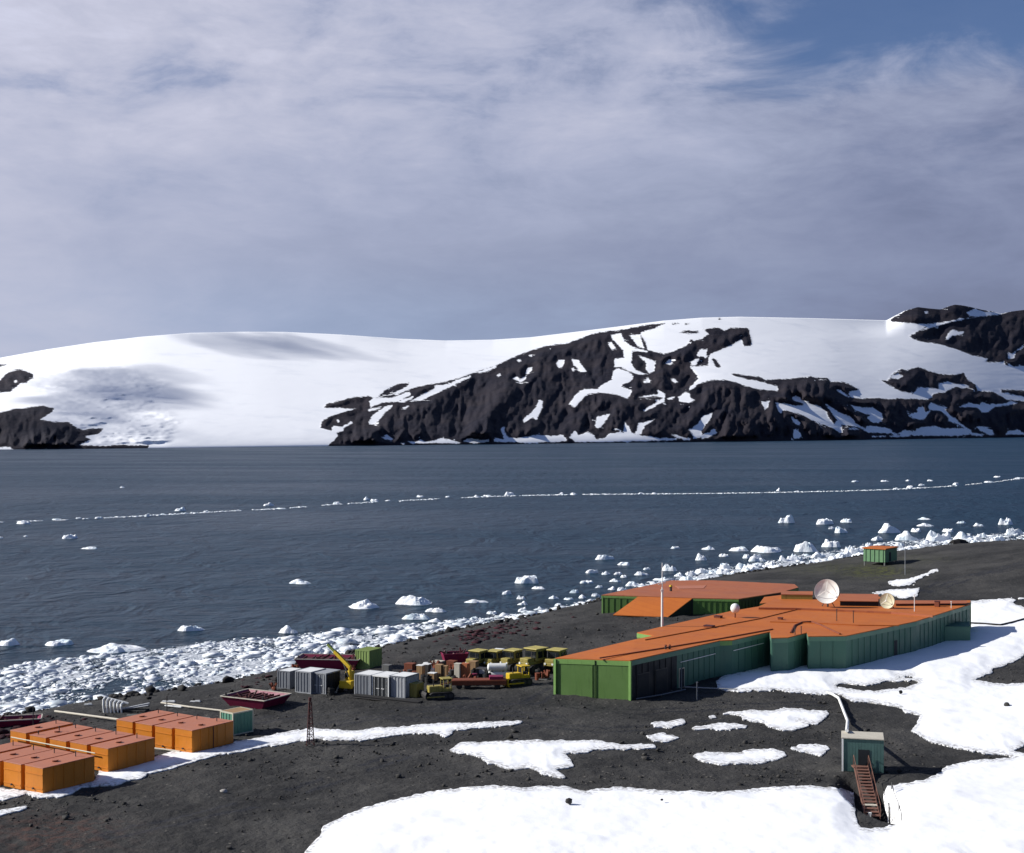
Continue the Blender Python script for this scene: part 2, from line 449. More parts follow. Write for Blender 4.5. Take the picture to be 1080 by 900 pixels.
KIDS = {}
def copy_thing(o, loc, rz=None, label=None, group=None, scale=None):
    """a copy of a thing with copies of its parts and sub-parts"""
    kids = list(o.children)
    c = o.copy(); COL.objects.link(c); c.location = loc
    if rz is not None: c.rotation_euler = (0, 0, rz)
    if scale: c.scale = scale
    if label: c['label'] = label
    if group: c['group'] = group
    for k in kids:
        kc = k.copy(); COL.objects.link(kc); kc.parent = c
        for s in k.children:
            sc = s.copy(); COL.objects.link(sc); sc.parent = kc
    return c

# value noise on numpy arrays
def _h(ix, iy, seed):
    n = (ix.astype(np.int64) * 374761393 + iy.astype(np.int64) * 668265263 + seed * 974634777) & 0x7fffffff
    n = ((n ^ (n >> 13)) * 1274126177) & 0x7fffffff
    n = n ^ (n >> 16)
    return (n & 0xffff) / 65535.0
def vnoise(x, y, seed=0):
    x, y = np.asarray(x, float), np.asarray(y, float)
    ix, iy = np.floor(x), np.floor(y)
    fx, fy = x - ix, y - iy
    fx = fx * fx * fx * (fx * (fx * 6 - 15) + 10); fy = fy * fy * fy * (fy * (fy * 6 - 15) + 10)
    a, b_, c, d = _h(ix, iy, seed), _h(ix + 1, iy, seed), _h(ix, iy + 1, seed), _h(ix + 1, iy + 1, seed)
    return (a * (1 - fx) + b_ * fx) * (1 - fy) + (c * (1 - fx) + d * fx) * fy
def fbm(x, y, oct=4, seed=0, gain=0.5):
    s, amp, tot = 0.0, 1.0, 0.0
    for o in range(oct):
        s = s + amp * (vnoise(np.asarray(x) * 2 ** o + 17.3 * o, np.asarray(y) * 2 ** o - 9.1 * o, seed + o) - 0.5)
        tot += amp; amp *= gain
    return s / tot * 2      # about -1..1
def sstep(x, a, b):
    t = np.clip((np.asarray(x, float) - a) / (b - a), 0, 1)
    return t * t * (3 - 2 * t)

def poly_sd(px, py, poly):
    """signed distance to a polygon, positive inside"""
    P = np.asarray(poly, float); Q = np.roll(P, -1, axis=0)
    best = np.full(px.shape, 1e18); ins = np.zeros(px.shape, bool)
    for (ax, ay), (bx, by) in zip(P, Q):
        ex, ey = bx - ax, by - ay
        L = ex * ex + ey * ey
        if L < 1e-12: continue
        tt = np.clip(((px - ax) * ex + (py - ay) * ey) / L, 0, 1)
        best = np.minimum(best, (px - ax - tt * ex) ** 2 + (py - ay - tt * ey) ** 2)
        c = (ay > py) != (by > py)
        if ay != by:
            ins ^= c & (px < (bx - ax) * (py - ay) / (by - ay) + ax)
    d = np.sqrt(best)
    return np.where(ins, d, -d)

# ---------------------------------------------------------------- the lie of the land
SHORE = [(-900, 930), (-300, 810), (0, 757), (120, 735), (230, 720), (330, 700), (420, 680), (500, 662), (560, 650), (640, 632),
         (730, 614), (800, 603), (900, 589), (1000, 579), (1080, 572), (1300, 561), (1700, 553)]
sY = np.array([CAM_Z * F / (v - 450) for u, v in SHORE]); sX = np.array([(u - 540) / F for u, v in SHORE]) * sY
def shore_d(X, Y):
    """rough distance inland of the waterline in metres"""
    ys = np.interp(X, sX, sY)
    return (ys - Y) * 0.62
PIT = (30.3, 119.6)          # the hollow the hut's stairs lead down into
def land(X, Y):
    X, Y = np.asarray(X, float), np.asarray(Y, float)
    d = shore_d(X, Y) + 1.6 * fbm(X / 11.0, Y / 11.0, 3, 5)
    z = np.interp(d, [-60, -14, -3, 0, 4, 10, 18, 30, 60], [-4, -3, -0.55, 0, 0.9, 2.2, 3.3, 4.1, 4.5])
    inl = sstep(d, 8, 40)
    z = z + inl * (0.28 * fbm(X / 16.0, Y / 22.0, 4, 3) + 0.10 * fbm(X / 2.6, Y / 2.6, 3, 8))
    z = z + 5.5 * np.exp(-((X - 135) / 42.0) ** 2 - ((Y - 300) / 75.0) ** 2) * sstep(d, 2, 30)
    z = z + 0.5 * np.exp(-((X - 28) / 26.0) ** 2 - ((Y - 112) / 16.0) ** 2)
    e = np.sqrt(((X - PIT[0]) / 2.2) ** 2 + ((Y - PIT[1]) / 7.9) ** 2)
    z = z - 2.5 * sstep(e, 1.12, 0.55)
    return np.maximum(z, 34.3 - 0.292 * Y + 0.4 * fbm(X / 9.0, Y / 9.0, 3, 11))
def gp(u, v):
    """where the ray through photo pixel (u, v) meets the ground"""
    Y = np.arange(60, 700, 0.1)
    X = (u - 540) / F * Y
    zr = CAM_Z - (v - 450) / F * Y
    k = np.argmax(zr <= np.maximum(land(X, Y), -0.02))
    return Vector((X[k], Y[k], max(zr[k], 0.0)))
def at_z(u, v, z):
    Y = (CAM_Z - z) * F / (v - 450)
    return Vector(((u - 540) / F * Y, Y, z))
def lz(x, y):
    return float(land(np.array([x]), np.array([y]))[0])
# ---------------------------------------------------------------- the sea
sea = link_mesh('sea', [(-30000, -2000, 0), (30000, -2000, 0), (30000, 60000, 0), (-30000, 60000, 0)], [(0, 1, 2, 3)], 'sea_water')
tag(sea, kind='structure')

def grid_mesh(name, X, Y, Z, mat, attrs=None, smooth=True, keep=None):
    nr, nc = X.shape
    co = np.stack([X, Y, Z], -1).reshape(-1, 3)
    idx = np.arange(nr * nc).reshape(nr, nc)
    q = np.stack([idx[:-1, :-1], idx[:-1, 1:], idx[1:, 1:], idx[1:, :-1]], -1).reshape(-1, 4)
    if keep is not None: q = q[keep.reshape(-1)]
    me = bpy.data.meshes.new(name)
    me.vertices.add(len(co)); me.vertices.foreach_set('co', co.ravel())
    me.loops.add(q.size); me.loops.foreach_set('vertex_index', q.ravel())
    me.polygons.add(len(q)); me.polygons.foreach_set('loop_start', np.arange(0, q.size, 4)); me.polygons.foreach_set('loop_total', np.full(len(q), 4))
    me.update(calc_edges=True)
    if smooth: me.polygons.foreach_set('use_smooth', np.ones(len(q), bool))
    for k, a in (attrs or {}).items():
        at = me.attributes.new(k, 'FLOAT', 'POINT'); at.data.foreach_set('value', a.ravel().astype(np.float32))
    me.materials.append(MATS[mat])
    o = bpy.data.objects.new(name, me); COL.objects.link(o)
    return o

# ---------------------------------------------------------------- the far shore: glacier and dark rock
def cr(ox, oy, z, pts):
    return [(ox + x / z, oy + y / z) for x, y in pts]
A = lambda *p: cr(0, 360, 6.0, p)
B = lambda *p: cr(330, 390, 7.2, p)
C_ = lambda *p: cr(470, 360, 7.2, p)
D = lambda *p: cr(600, 330, 6.0, p)
E = lambda *p: cr(720, 330, 6.0, p)
Fq = lambda *p: cr(830, 370, 8.185, p)
G = lambda *p: cr(940, 310, 7.714, p)
H = lambda *p: cr(940, 380, 7.714, p)
ROCKS = [
 A((-3000,700),(-3000,560),(-900,500),(-300,470),(0,450),(80,430),(180,420),(270,410),(345,425),(320,455),(255,495),(330,510),(430,510),(480,545),(530,560),(660,550),(620,590),(530,598),(575,625),(500,655),(640,665),(780,655),(940,658),(935,684),(0,694)),
 A((-3000,440),(-900,400),(-300,330),(0,325),(60,320),(100,290),(130,265),(170,265),(180,250),(215,235),(205,205),(125,175),(70,185),(30,215),(0,250),(-100,300),(-900,330),(-3000,380)),
 A((0,145),(40,150),(0,160),(-100,160),(-100,140)),
 B((495,205),(560,150),(640,110),(730,100),(725,120),(640,165),(560,200)),
 [(346,470),(352,465),(357,460),(354,456.5),(340,452),(338,451),(340,444),(350,438.5),(366,434),(377,431),(372,431.5),(364,431),(358,430),(350,430.5),(341,430.5),(345,426),(358,423),(368,420),(388,417.8),(395,420),(410,417),(425,413),(440,408),(458,405),(467,403),(484,399),(503,392),(523,385.7),(539.4,378),(553,372),(573,365.5),(589,363.5),(600,361.7),(620,354),(630,351),(655,348),(683,342.5),(702,341),(690,346.7),(675,351),(681,362),(683,369),(700,373.5),(709,371),(725,364),(728,359),(748,352),(740,347),(757,346),(765,349),(770,346),(787,346),(790,348),(791,353),(793,360),(792,365),(785,365),(782,358),(770,365),(758,370),(751,372.5),(747.5,377),(747,386),(738,386),(728,387),(737,399),(727.5,412.5),(737,405),(750,401),(767,401),(775,403),(787,407.5),(800,411),(821,412.5),(820,408),(805,403.3),(787,400),(773,397),(768,394),(787,396),(800,397.5),(807,401),(820,400),(830,400),(841,398.7),(855,397),(862,398.7),(873,398.7),(876,403),(885,402.4),(895,405),(906,411),(896,413.4),(895,415.8),(898,419.5),(908,420.7),(921.6,420),(936,421),(947,420.7),(959,421),(979,421.5),(984,418),(984,415.6),(997,413.7),(1002,410.5),(1009,408),(1016,410),(1021,407),(1029.5,406.6),(1031,412.4),(1047.6,413.4),(1055,417.6),(1062,421.5),(1080,423.5),(1240,424),(1240,466),(1080,464),(840,468),(600,470),(350,473)],
 [(929,401),(936,402),(942,394.4),(951,389),(956,390.8),(968.5,387),(983,392.3),(994.5,395),(1007,395.3),(1016.5,393.6),(1020,400),(1029.5,406.6),(1030,411),(1021,407),(1016,405.5),(1008,405),(1000,402.5),(990,405),(990,410),(980,409),(968,409),(966,412),(962,415.7),(950,413),(936,405.4)],
 G((-10,225),(0,205),(30,185),(110,140),(220,100),(400,120),(520,80),(650,100),(800,135),(860,150),(900,175),(700,195),(600,200),(440,228),(330,245),(280,248),(190,242)),
 G((145,345),(210,310),(290,265),(440,240),(600,205),(720,185),(880,170),(980,140),(1080,118),(2100,40),(2100,620),(1080,587),(1000,590),(930,580),(920,545),(890,560),(760,555),(790,530),(660,500),(540,455),(400,410),(250,390),(180,370)),
 H((890,240),(1080,245),(1700,245),(1700,310),(1080,300),(1000,280),(900,265)),
 D((680,125),(750,113),(815,115),(830,128),(760,135)), D((650,66),(690,62),(700,70),(660,74)), E((10,68),(45,64),(45,72),(15,76)), E((225,36),(245,33),(250,42),(228,44)),
]
SNOWS = [
 A((-60,680),(0,672),(60,668),(85,685),(0,695),(-60,695)), A((85,250),(105,245),(112,255),(95,262)),
 B((425,240),(460,215),(520,215),(600,215),(735,165),(745,190),(640,245),(530,250),(440,285)),
 B((610,180),(720,130),(740,140),(640,190)),
 B((735,240),(930,140),(920,120),(985,115),(1075,100),(1080,112),(820,235)), B((640,245),(760,200),(765,215),(680,250)),
 B((420,300),(520,280),(515,295),(425,318)), B((425,400),(440,360),(500,310),(560,275),(605,268),(600,285),(540,335),(500,390),(455,420),(430,415)),
 B((140,440),(165,425),(215,440),(290,393),(305,408),(235,445),(230,465),(170,485),(140,480)), B((525,510),(560,497),(612,525),(600,540),(550,530)),
 B((660,560),(700,558),(690,568)), B((715,545),(780,545),(820,528),(850,550),(900,545),(990,515),(1020,545),(1080,530),(1080,560),(860,555),(760,562)),
 B((175,385),(195,378),(205,392),(190,398)), B((670,300),(720,275),(735,278),(690,302)),
 C_((0,345),(80,295),(190,262),(195,272),(90,320),(20,355)), C_((240,235),(380,185),(385,200),(260,245)),
 C_((385,258),(410,245),(425,262),(400,272)), C_((540,145),(560,135),(575,150),(555,160)), C_((630,110),(660,100),(650,118)),
 C_((510,285),(530,270),(570,290),(610,265),(605,295),(570,315),(545,300)), C_((605,250),(625,200),(658,195),(655,215),(620,255)),
 C_((840,170),(855,145),(905,140),(895,190),(860,205)), C_((955,205),(975,205),(980,225),(965,230)),
 C_((585,610),(600,580),(650,545),(690,495),(710,440),(738,460),(735,500),(690,600),(660,575),(600,622)),
 C_((0,740),(60,750),(110,770),(80,778),(0,768)), C_((135,760),(180,740),(280,750),(330,745),(335,765),(220,775)),
 C_((365,765),(375,730),(440,745),(430,700),(420,670),(430,645),(450,650),(445,690),(480,730),(560,735),(700,710),(800,720),(890,710),(918,755),(880,762),(640,775),(480,765)),
 D((0,580),(40,520),(95,480),(180,485),(200,460),(270,425),(280,370),(310,350),(390,380),(410,410),(380,440),(340,450),(330,470),(400,490),(390,520),(370,545),(300,515),(190,505),(120,515),(80,550),(40,600)),
 D((290,290),(350,285),(345,240),(270,160),(265,140),(330,130),(350,180),(420,225),(500,240),(490,250),(400,240),(400,280),(395,320),(420,360),(480,385),(500,390),(430,390),(330,345),(285,345)),
 D((440,270),(550,310),(540,370),(510,385),(480,350),(490,320)), D((380,140),(450,140),(460,180),(480,230),(430,205)),
 D((245,190),(270,185),(300,230),(270,235)), D((15,290),(60,300),(110,370),(80,375),(30,330)), D((610,320),(640,295),(660,320),(640,330)),
 D((645,420),(665,415),(690,440),(670,445)), D((485,415),(500,405),(520,445),(500,440)), D((165,720),(180,655),(260,640),(230,690),(190,735)),
 D((690,535),(740,500),(765,510),(770,540),(800,550),(760,572),(700,560)), D((620,540),(670,530),(670,545),(630,550)),
 D((440,535),(540,515),(560,520),(560,485),(610,515),(605,560),(480,630),(470,615),(570,560),(590,540),(560,530)),
 D((420,770),(440,700),(500,690),(550,670),(480,715),(455,770)),
 D((0,790),(40,740),(60,775),(120,755),(160,775),(170,800),(220,795),(260,765),(300,760),(345,755),(350,690),(380,720),(395,760),(440,775),(560,790),(680,795),(680,805),(400,815),(40,820),(20,800)),
 D((650,770),(700,775),(740,795),(770,795),(760,805),(700,795)), D((755,745),(800,720),(840,690),(840,790),(790,795),(790,760)),
 E((50,340),(85,345),(160,335),(170,270),(180,262),(200,300),(240,345),(300,380),(340,405),(510,445),(595,465),(605,495),(480,485),(400,465),(330,440),(280,425),(180,425),(100,450),(45,495),(40,480),(100,415)),
 E((55,330),(50,310),(105,285),(90,265),(110,232),(160,230),(150,255),(150,280),(110,275),(100,305),(80,335)),
 E((495,560),(550,560),(540,600),(520,615)), E((590,570),(640,575),(720,590),(720,630),(640,615),(620,640),(600,610)),
 E((690,660),(720,680),(715,700),(695,690)), E((700,790),(700,750),(720,730),(720,800)), E((695,535),(720,525),(720,560),(700,550)),
 E((40,745),(100,700),(120,660),(190,630),(185,660),(140,715),(120,745),(110,780),(75,795),(60,765)), E((115,780),(170,755),(200,730),(210,745),(220,760),(160,790),(120,800)),
 E((0,790),(50,795),(45,808),(0,805)), E((50,160),(110,120),(160,135),(120,165),(70,178)),
 Fq((0,480),(150,470),(140,455),(50,420),(45,400),(110,400),(120,425),(190,455),(280,480),(340,525),(360,580),(410,635),(430,600),(410,570),(370,510),(330,465),(350,465),(450,530),(550,570),(600,630),(680,670),(690,650),(850,660),(910,690),(900,715),(700,705),(610,655),(470,640),(480,700),(460,715),(400,670),(300,635),(230,610),(130,555),(0,515)),
 Fq((550,660),(600,665),(620,685),(560,675)), Fq((540,465),(640,490),(740,490),(820,540),(830,590),(800,625),(740,620),(690,580),(720,555),(600,520)),
 Fq((430,340),(460,345),(545,395),(540,410),(480,380)), Fq((40,575),(55,570),(60,590),(110,610),(115,650),(90,645),(50,610)),
 Fq((60,680),(100,680),(125,740),(110,760),(60,760),(55,720)), Fq((905,705),(980,710),(1020,685),(1064,710),(1064,745),(900,745),(890,735),(980,725)),
 Fq((740,735),(790,740),(850,735),(850,745),(740,745)), Fq((1030,520),(1064,540),(1064,580)),
 H((125,420),(150,435),(210,425),(220,385),(260,380),(280,420),(320,410),(265,485),(180,475),(140,440)),
 H((300,375),(325,345),(390,370),(450,385),(440,410),(490,455),(600,540),(650,570),(655,605),(500,615),(300,615),(0,605),(0,595),(70,600),(100,570),(200,580),(210,555),(270,545),(350,535),(420,555),(540,555),(590,555),(540,520),(460,495),(470,470),(410,415),(310,405)),
 H((555,380),(620,350),(720,365),(730,340),(800,360),(940,350),(960,335),(1030,350),(940,370),(850,380),(780,425),(740,425),(700,385)),
 H((660,590),(760,605),(740,615),(650,610)), H((680,545),(740,540),(820,570),(840,605),(800,610),(740,580)), H((930,610),(945,575),(1050,565),(1060,585),(1080,590),(1080,605),(950,605)),
 G((610,155),(680,120),(750,145),(900,150),(880,170),(700,185),(640,180)), G((270,145),(295,140),(305,153),(280,160)), G((525,210),(560,198),(600,200),(560,218)),
 G((440,375),(465,315),(500,290),(540,305),(595,305),(580,330),(500,340),(460,375)), G((950,530),(950,475),(985,490),(1070,420),(1075,440),(1010,470),(1000,525)),
 G((245,300),(300,260),(450,225),(450,240),(330,275)),
 H((0,125),(60,108),(95,130),(60,152),(0,150)),
]
PATCH = [E((185,285),(215,300),(245,345),(215,345),(190,310)), D((325,455),(370,450),(410,465),(395,485),(345,470)), D((345,140),(380,135),(395,165),(430,205),(480,232),(420,222),(365,185)), D((400,270),(440,280),(490,340),(480,380),(430,360),(400,320))]
LINE_V = ([-900, 0, 100, 180, 350, 600, 840, 1080, 1500], [477, 474.5, 473.5, 472.5, 470.5, 467.8, 465.3, 461, 456.5])
SKY_V = ([-900, -400, -100, 0, 50, 100, 150, 200, 260, 300, 360, 420, 470, 520, 560, 600, 650, 700, 740, 780, 850, 900, 935, 942, 954, 968, 980, 992, 1000, 1007, 1015, 1024, 1036, 1046, 1056, 1067, 1080, 1200, 1500],
         [430, 412, 388, 377.5, 368.5, 361, 355.2, 351.2, 350, 350.2, 353, 357.3, 359.3, 358.4, 355.8, 351, 344.8, 338.3, 335.2, 334.2, 335.6, 337, 338, 334.2, 328, 324, 325.5, 326.5, 323.4, 321.4, 322.2, 324, 327, 328.5, 331, 328.6, 327, 322, 326])

cu = np.concatenate([np.arange(-420, -20, 8), np.arange(-20, 1100, 1.5), np.arange(1100, 1480, 8)])
NR = 150
gg = np.linspace(-0.03, 1, NR)
UU, GG = np.meshgrid(cu, gg)
_kx = np.arange(-900, 1600, 4.0); _k = np.exp(-0.5 * (np.arange(-80, 81) * 4 / 90.0) ** 2); _k /= _k.sum()
v0 = np.interp(UU, _kx, np.convolve(np.pad(np.interp(_kx, *LINE_V), 80, mode='edge'), _k, mode='valid')); v1 = np.interp(UU, *SKY_V)
kx = np.arange(-420, 1480, 2.0); kv = np.interp(kx, *SKY_V); ker = np.exp(-0.5 * (np.arange(-120, 121) * 2 / 55.0) ** 2); ker /= ker.sum()
ks = np.convolve(np.pad(kv, 120, mode='edge'), ker, mode='valid')
v1s = np.interp(UU, kx, ks)
VV = v0 + (v1s - v0) * GG + (v1 - v1s) * sstep(GG, 0.80, 1.0)
Y0 = CAM_Z * F / (v0 - 450); Y0 = np.minimum(Y0, 6200)
TT = np.sign(GG) * np.abs(GG) ** 1.35
YY = Y0 + 1650 * TT + 60 * fbm(UU / 160.0, GG * 1.2 + 3, 2, 31) * sstep(GG, 0.02, 0.5)
rock = np.full(UU.shape, -1e9)
for p in ROCKS: rock = np.maximum(rock, poly_sd(UU, VV, p))
for p in SNOWS: rock = np.minimum(rock, -poly_sd(UU, VV, p))
for p in PATCH: rock = np.maximum(rock, poly_sd(UU, VV, p))
rk = sstep(rock, -1, 9)
# rock stands proud of the ice as buttresses and gullies; the ice lies in soft swells
gul = np.abs(fbm(UU / 10.0 + 0.25 * fbm(UU / 30, VV / 30, 3, 47), VV / 30.0, 4, 41)) * 2 - 0.4
big = fbm(UU / 38.0 + VV / 60.0, VV / 70.0, 4, 43)
fine = fbm(UU / 6.0, VV / 9.0, 3, 45)
edge = sstep(GG, 0.0, 0.06) * sstep(GG, 1.0, 0.9)
relief = edge * rk * (34 * gul + 150 * big + 18 * fine - 15)
swell = edge * (1 - rk) * (4 * fbm(UU / 90.0, VV / 30.0, 2, 51) + 1.2 * fbm(UU / 14.0, VV / 2.2, 3, 53))
# the crevassed apron at the left: broken ice, stepped down towards the right
apron = sstep(poly_sd(UU, VV, [(40, 385), (140, 388), (175, 404), (165, 425), (190, 445), (170, 470), (60, 470), (60, 420), (20, 412)]), -8, 6)
swell = swell + edge * apron * (1 - rk) * (26 * fbm(UU / 34.0, VV / 5.0, 4, 57) + 7 * fbm(UU / 9.0, VV / 2.5, 3, 58))
YY = YY + relief + swell
XX = (UU - 540) / F * YY
ZZ = CAM_Z - (VV - 450) / F * YY
# back slope beyond the skyline
bk = [(300, -25), (900, -120), (2200, -420)]
for dy_, dz_ in bk:
    Yb = YY[NR - 1] + dy_
    XX = np.vstack([XX, (cu - 540) / F * Yb]); YY = np.vstack([YY, Yb]); ZZ = np.vstack([ZZ, ZZ[NR - 1] + dz_])
    rock = np.vstack([rock, rock[NR - 1]])
hills = grid_mesh('hills', XX, YY, ZZ, 'hill', {'rock': rock})
tag(hills, kind='structure')

Z1 = lambda *p: cr(700, 700, 5.4, p)
Z2 = lambda *p: cr(800, 620, 3.857, p)
Z3 = lambda *p: cr(300, 720, 2.7, p)
N1 = lambda *p: cr(880, 540, 5.4, p)
BIG1 = [(305,925),(322,900),(337,883),(341,872),(363,861),(400,848),(448,837),(481,832),(518.5,829),(552,832),(596,830),(618.5,835.5),(648,831),(700,835),(760,836),(820,831),(856,829),(875,831),(892,835),(899,837),(901,846),(902,858),(904,868),(908,873.5),(920,875),(936,873),(941,866),(936,852),(932,840),(936,830),(955,827),(974,825),(988.5,818),(998,809.5),(1025,803.5),(1053.5,802),(1080,796),(1260,780),(1260,925)]
BIG2 = [(755,719),(768,712),(811,702),(852,693),(898,690),(945,678),(981,670),(1018,666),(1015,650),(1022,635),(1064,632),(1200,628),(1260,640),(1260,860),(1100,830),(1072,799),(1036,795),(1012,790),(981,784),(960,772),(967,765),(970,755),(955,754),(950,748),(926,743),(899,741),(884,734),(872,733),(848,732),(818,729),(776,730),(757,728)]
HOLES = [Z2((310,400),(340,392),(400,395),(440,400),(520,385),(630,378),(660,385),(620,405),(470,427),(390,420),(320,408)), Z2((560,365),(630,360),(632,372),(570,370)),
         Z2((880,378),(950,350),(945,330),(1000,322),(1040,300),(1080,275),(1400,250),(1400,400),(1080,390),(990,393)), Z2((1030,62),(1080,45),(1400,20),(1400,85),(1080,85)),
         [(1068,793),(1080,787),(1120,782),(1120,797),(1080,796)]]
SMALL = [
 Z1((340,290),(420,275),(560,272),(660,270),(700,258),(800,265),(930,272),(948,290),(870,350),(760,330),(820,355),(740,385),(590,370),(575,345),(450,325),(440,300)),
 Z1((160,375),(200,358),(300,350),(400,342),(485,355),(470,370),(330,380)),
 Z1((160,530),(200,515),(300,510),(430,512),(500,490),(620,490),(680,510),(705,525),(640,555),(530,580),(330,580),(200,560)),
 Z1((730,485),(800,465),(920,468),(955,490),(900,525),(850,525)), Z1((255,308),(280,300),(302,312),(270,316)),
 [(687,764),(700,762),(722,760),(723,763),(708,768),(690,768)], [(682,777),(700,774),(717,779),(706,783),(688,782)],
 Z3((470,195),(500,175),(600,168),(750,168),(900,165),(960,180),(1050,178),(1058,187),(900,192),(800,205),(825,240),(770,250),(800,272),(740,265),(700,245),(640,250),(580,230),(560,215)),
 [(-60,838),(0,833),(25,835),(44,834),(100,824),(105,812),(118,811),(165,799),(180,794),(207,791),(235,786),(250,782),(265,780.5),(290,775),(330,769),(371,772),(400,769),(440,766),(480,763),(515,763),(555,761),(545,764.5),(520,767),(480,771),(470,779),(464,775),(440,774),(400,778),(372,782),(330,781),(300,786),(270,790),(230,797),(180,812),(155,817),(150,822),(125,828),(85,831),(75,838),(60,842),(35,842),(27,838),(0,846),(-60,858)],
 [(-40,866),(0,856),(20,852),(29,850.5),(29,853),(0,861.5),(-40,872)],
 N1((300,405),(360,385),(450,375),(585,328),(590,335),(480,385),(460,405),(370,428),(330,425)), N1((200,460),(260,450),(490,432),(470,480),(380,495),(260,470)),
]
# ---------------------------------------------------------------- near ground
cu = np.arange(-620, 1700, 4.0)
vr = np.concatenate([np.linspace(912, 640, 300), np.linspace(639, 552, 130)])
yr = np.concatenate([np.linspace(-14, 88, 40), 31.5 * F / (vr - 450)])
yr = np.concatenate([yr[yr < 100], np.linspace(yr[yr < 100].max() + 0.2, yr[yr >= 100].min(), 4)[1:-1], yr[yr >= 100]])
yr = np.sort(yr)
Xg = np.outer(np.where(yr > 30, yr, 30), (cu - 540) / F); Yg = np.repeat(yr[:, None], len(cu), 1)
Zg = land(Xg, Yg)
dd = shore_d(Xg, Yg)
Ug = 540 + F * Xg / np.maximum(Yg, 1); Vg = 450 + F * (CAM_Z - Zg) / np.maximum(Yg, 1)
sdg = np.full(Ug.shape, -1e9)
for p in [BIG1, BIG2] + SMALL: sdg = np.maximum(sdg, poly_sd(Ug, Vg, p))
Zg = Zg + (1 - sstep(sdg, -5, -0.5)) * sstep(dd, 2, 12) * (0.12 * fbm(Xg / 0.9, Yg / 1.2, 3, 61) + 0.22 * np.maximum(fbm(Xg / 3.4, Yg / 4.5, 4, 62), -0.2))
def blob(u, v, a, b_): return np.exp(-((Ug - u) / a) ** 2 - ((Vg - v) / b_) ** 2)
moss = np.clip(1.2 * blob(925, 603, 28, 7) + 0.5 * blob(870, 600, 40, 6) + 0.3 * blob(960, 590, 40, 5), 0, 1)
red = np.clip(0.9 * blob(60, 872, 60, 12) + 0.6 * blob(40, 890, 80, 14) + 0.7 * blob(20, 762, 60, 8) + 0.4 * blob(330, 700, 80, 10), 0, 1)
wet = sstep(dd, 9, 2.5)
# vehicle ruts across the yard: darker, compacted gravel
def line_d(px, py, pts):
    best = np.full(px.shape, 1e9)
    for (ax, ay), (bx, by) in zip(pts[:-1], pts[1:]):
        ex, ey = bx - ax, by - ay; tt = np.clip(((px - ax) * ex + (py - ay) * ey) / (ex * ex + ey * ey), 0, 1)
        best = np.minimum(best, np.hypot(px - ax - tt * ex, py - ay - tt * ey))
    return best
for rut in ([(262, 762), (330, 752), (420, 748), (500, 750), (580, 756)], [(300, 772), (400, 757), (520, 762), (640, 770), (760, 762), (860, 757)], [(470, 745), (560, 742), (585, 728)], [(600, 745), (680, 752), (760, 746), (860, 742)], [(930, 640), (1000, 612), (1090, 596)], [(960, 628), (1040, 603), (1100, 588)], [(120, 880), (260, 850), (420, 800)]):
    W_ = [tuple(gp(u, v)[:2]) for u, v in rut]
    ld = line_d(Xg, Yg, W_)
    wet = np.maximum(wet, 0.8 * np.exp(-((ld - 0.95) / 0.38) ** 2) * (vnoise(Xg / 5, Yg / 5, 66) > 0.25))
keep = ((dd > -40)[:-1, :-1]) & (Yg[:-1, :-1] < 900)
ground = grid_mesh('ground', Xg, Yg, Zg, 'gravel', {'moss': moss, 'red': red, 'wet': wet}, keep=keep)
tag(ground, kind='structure')

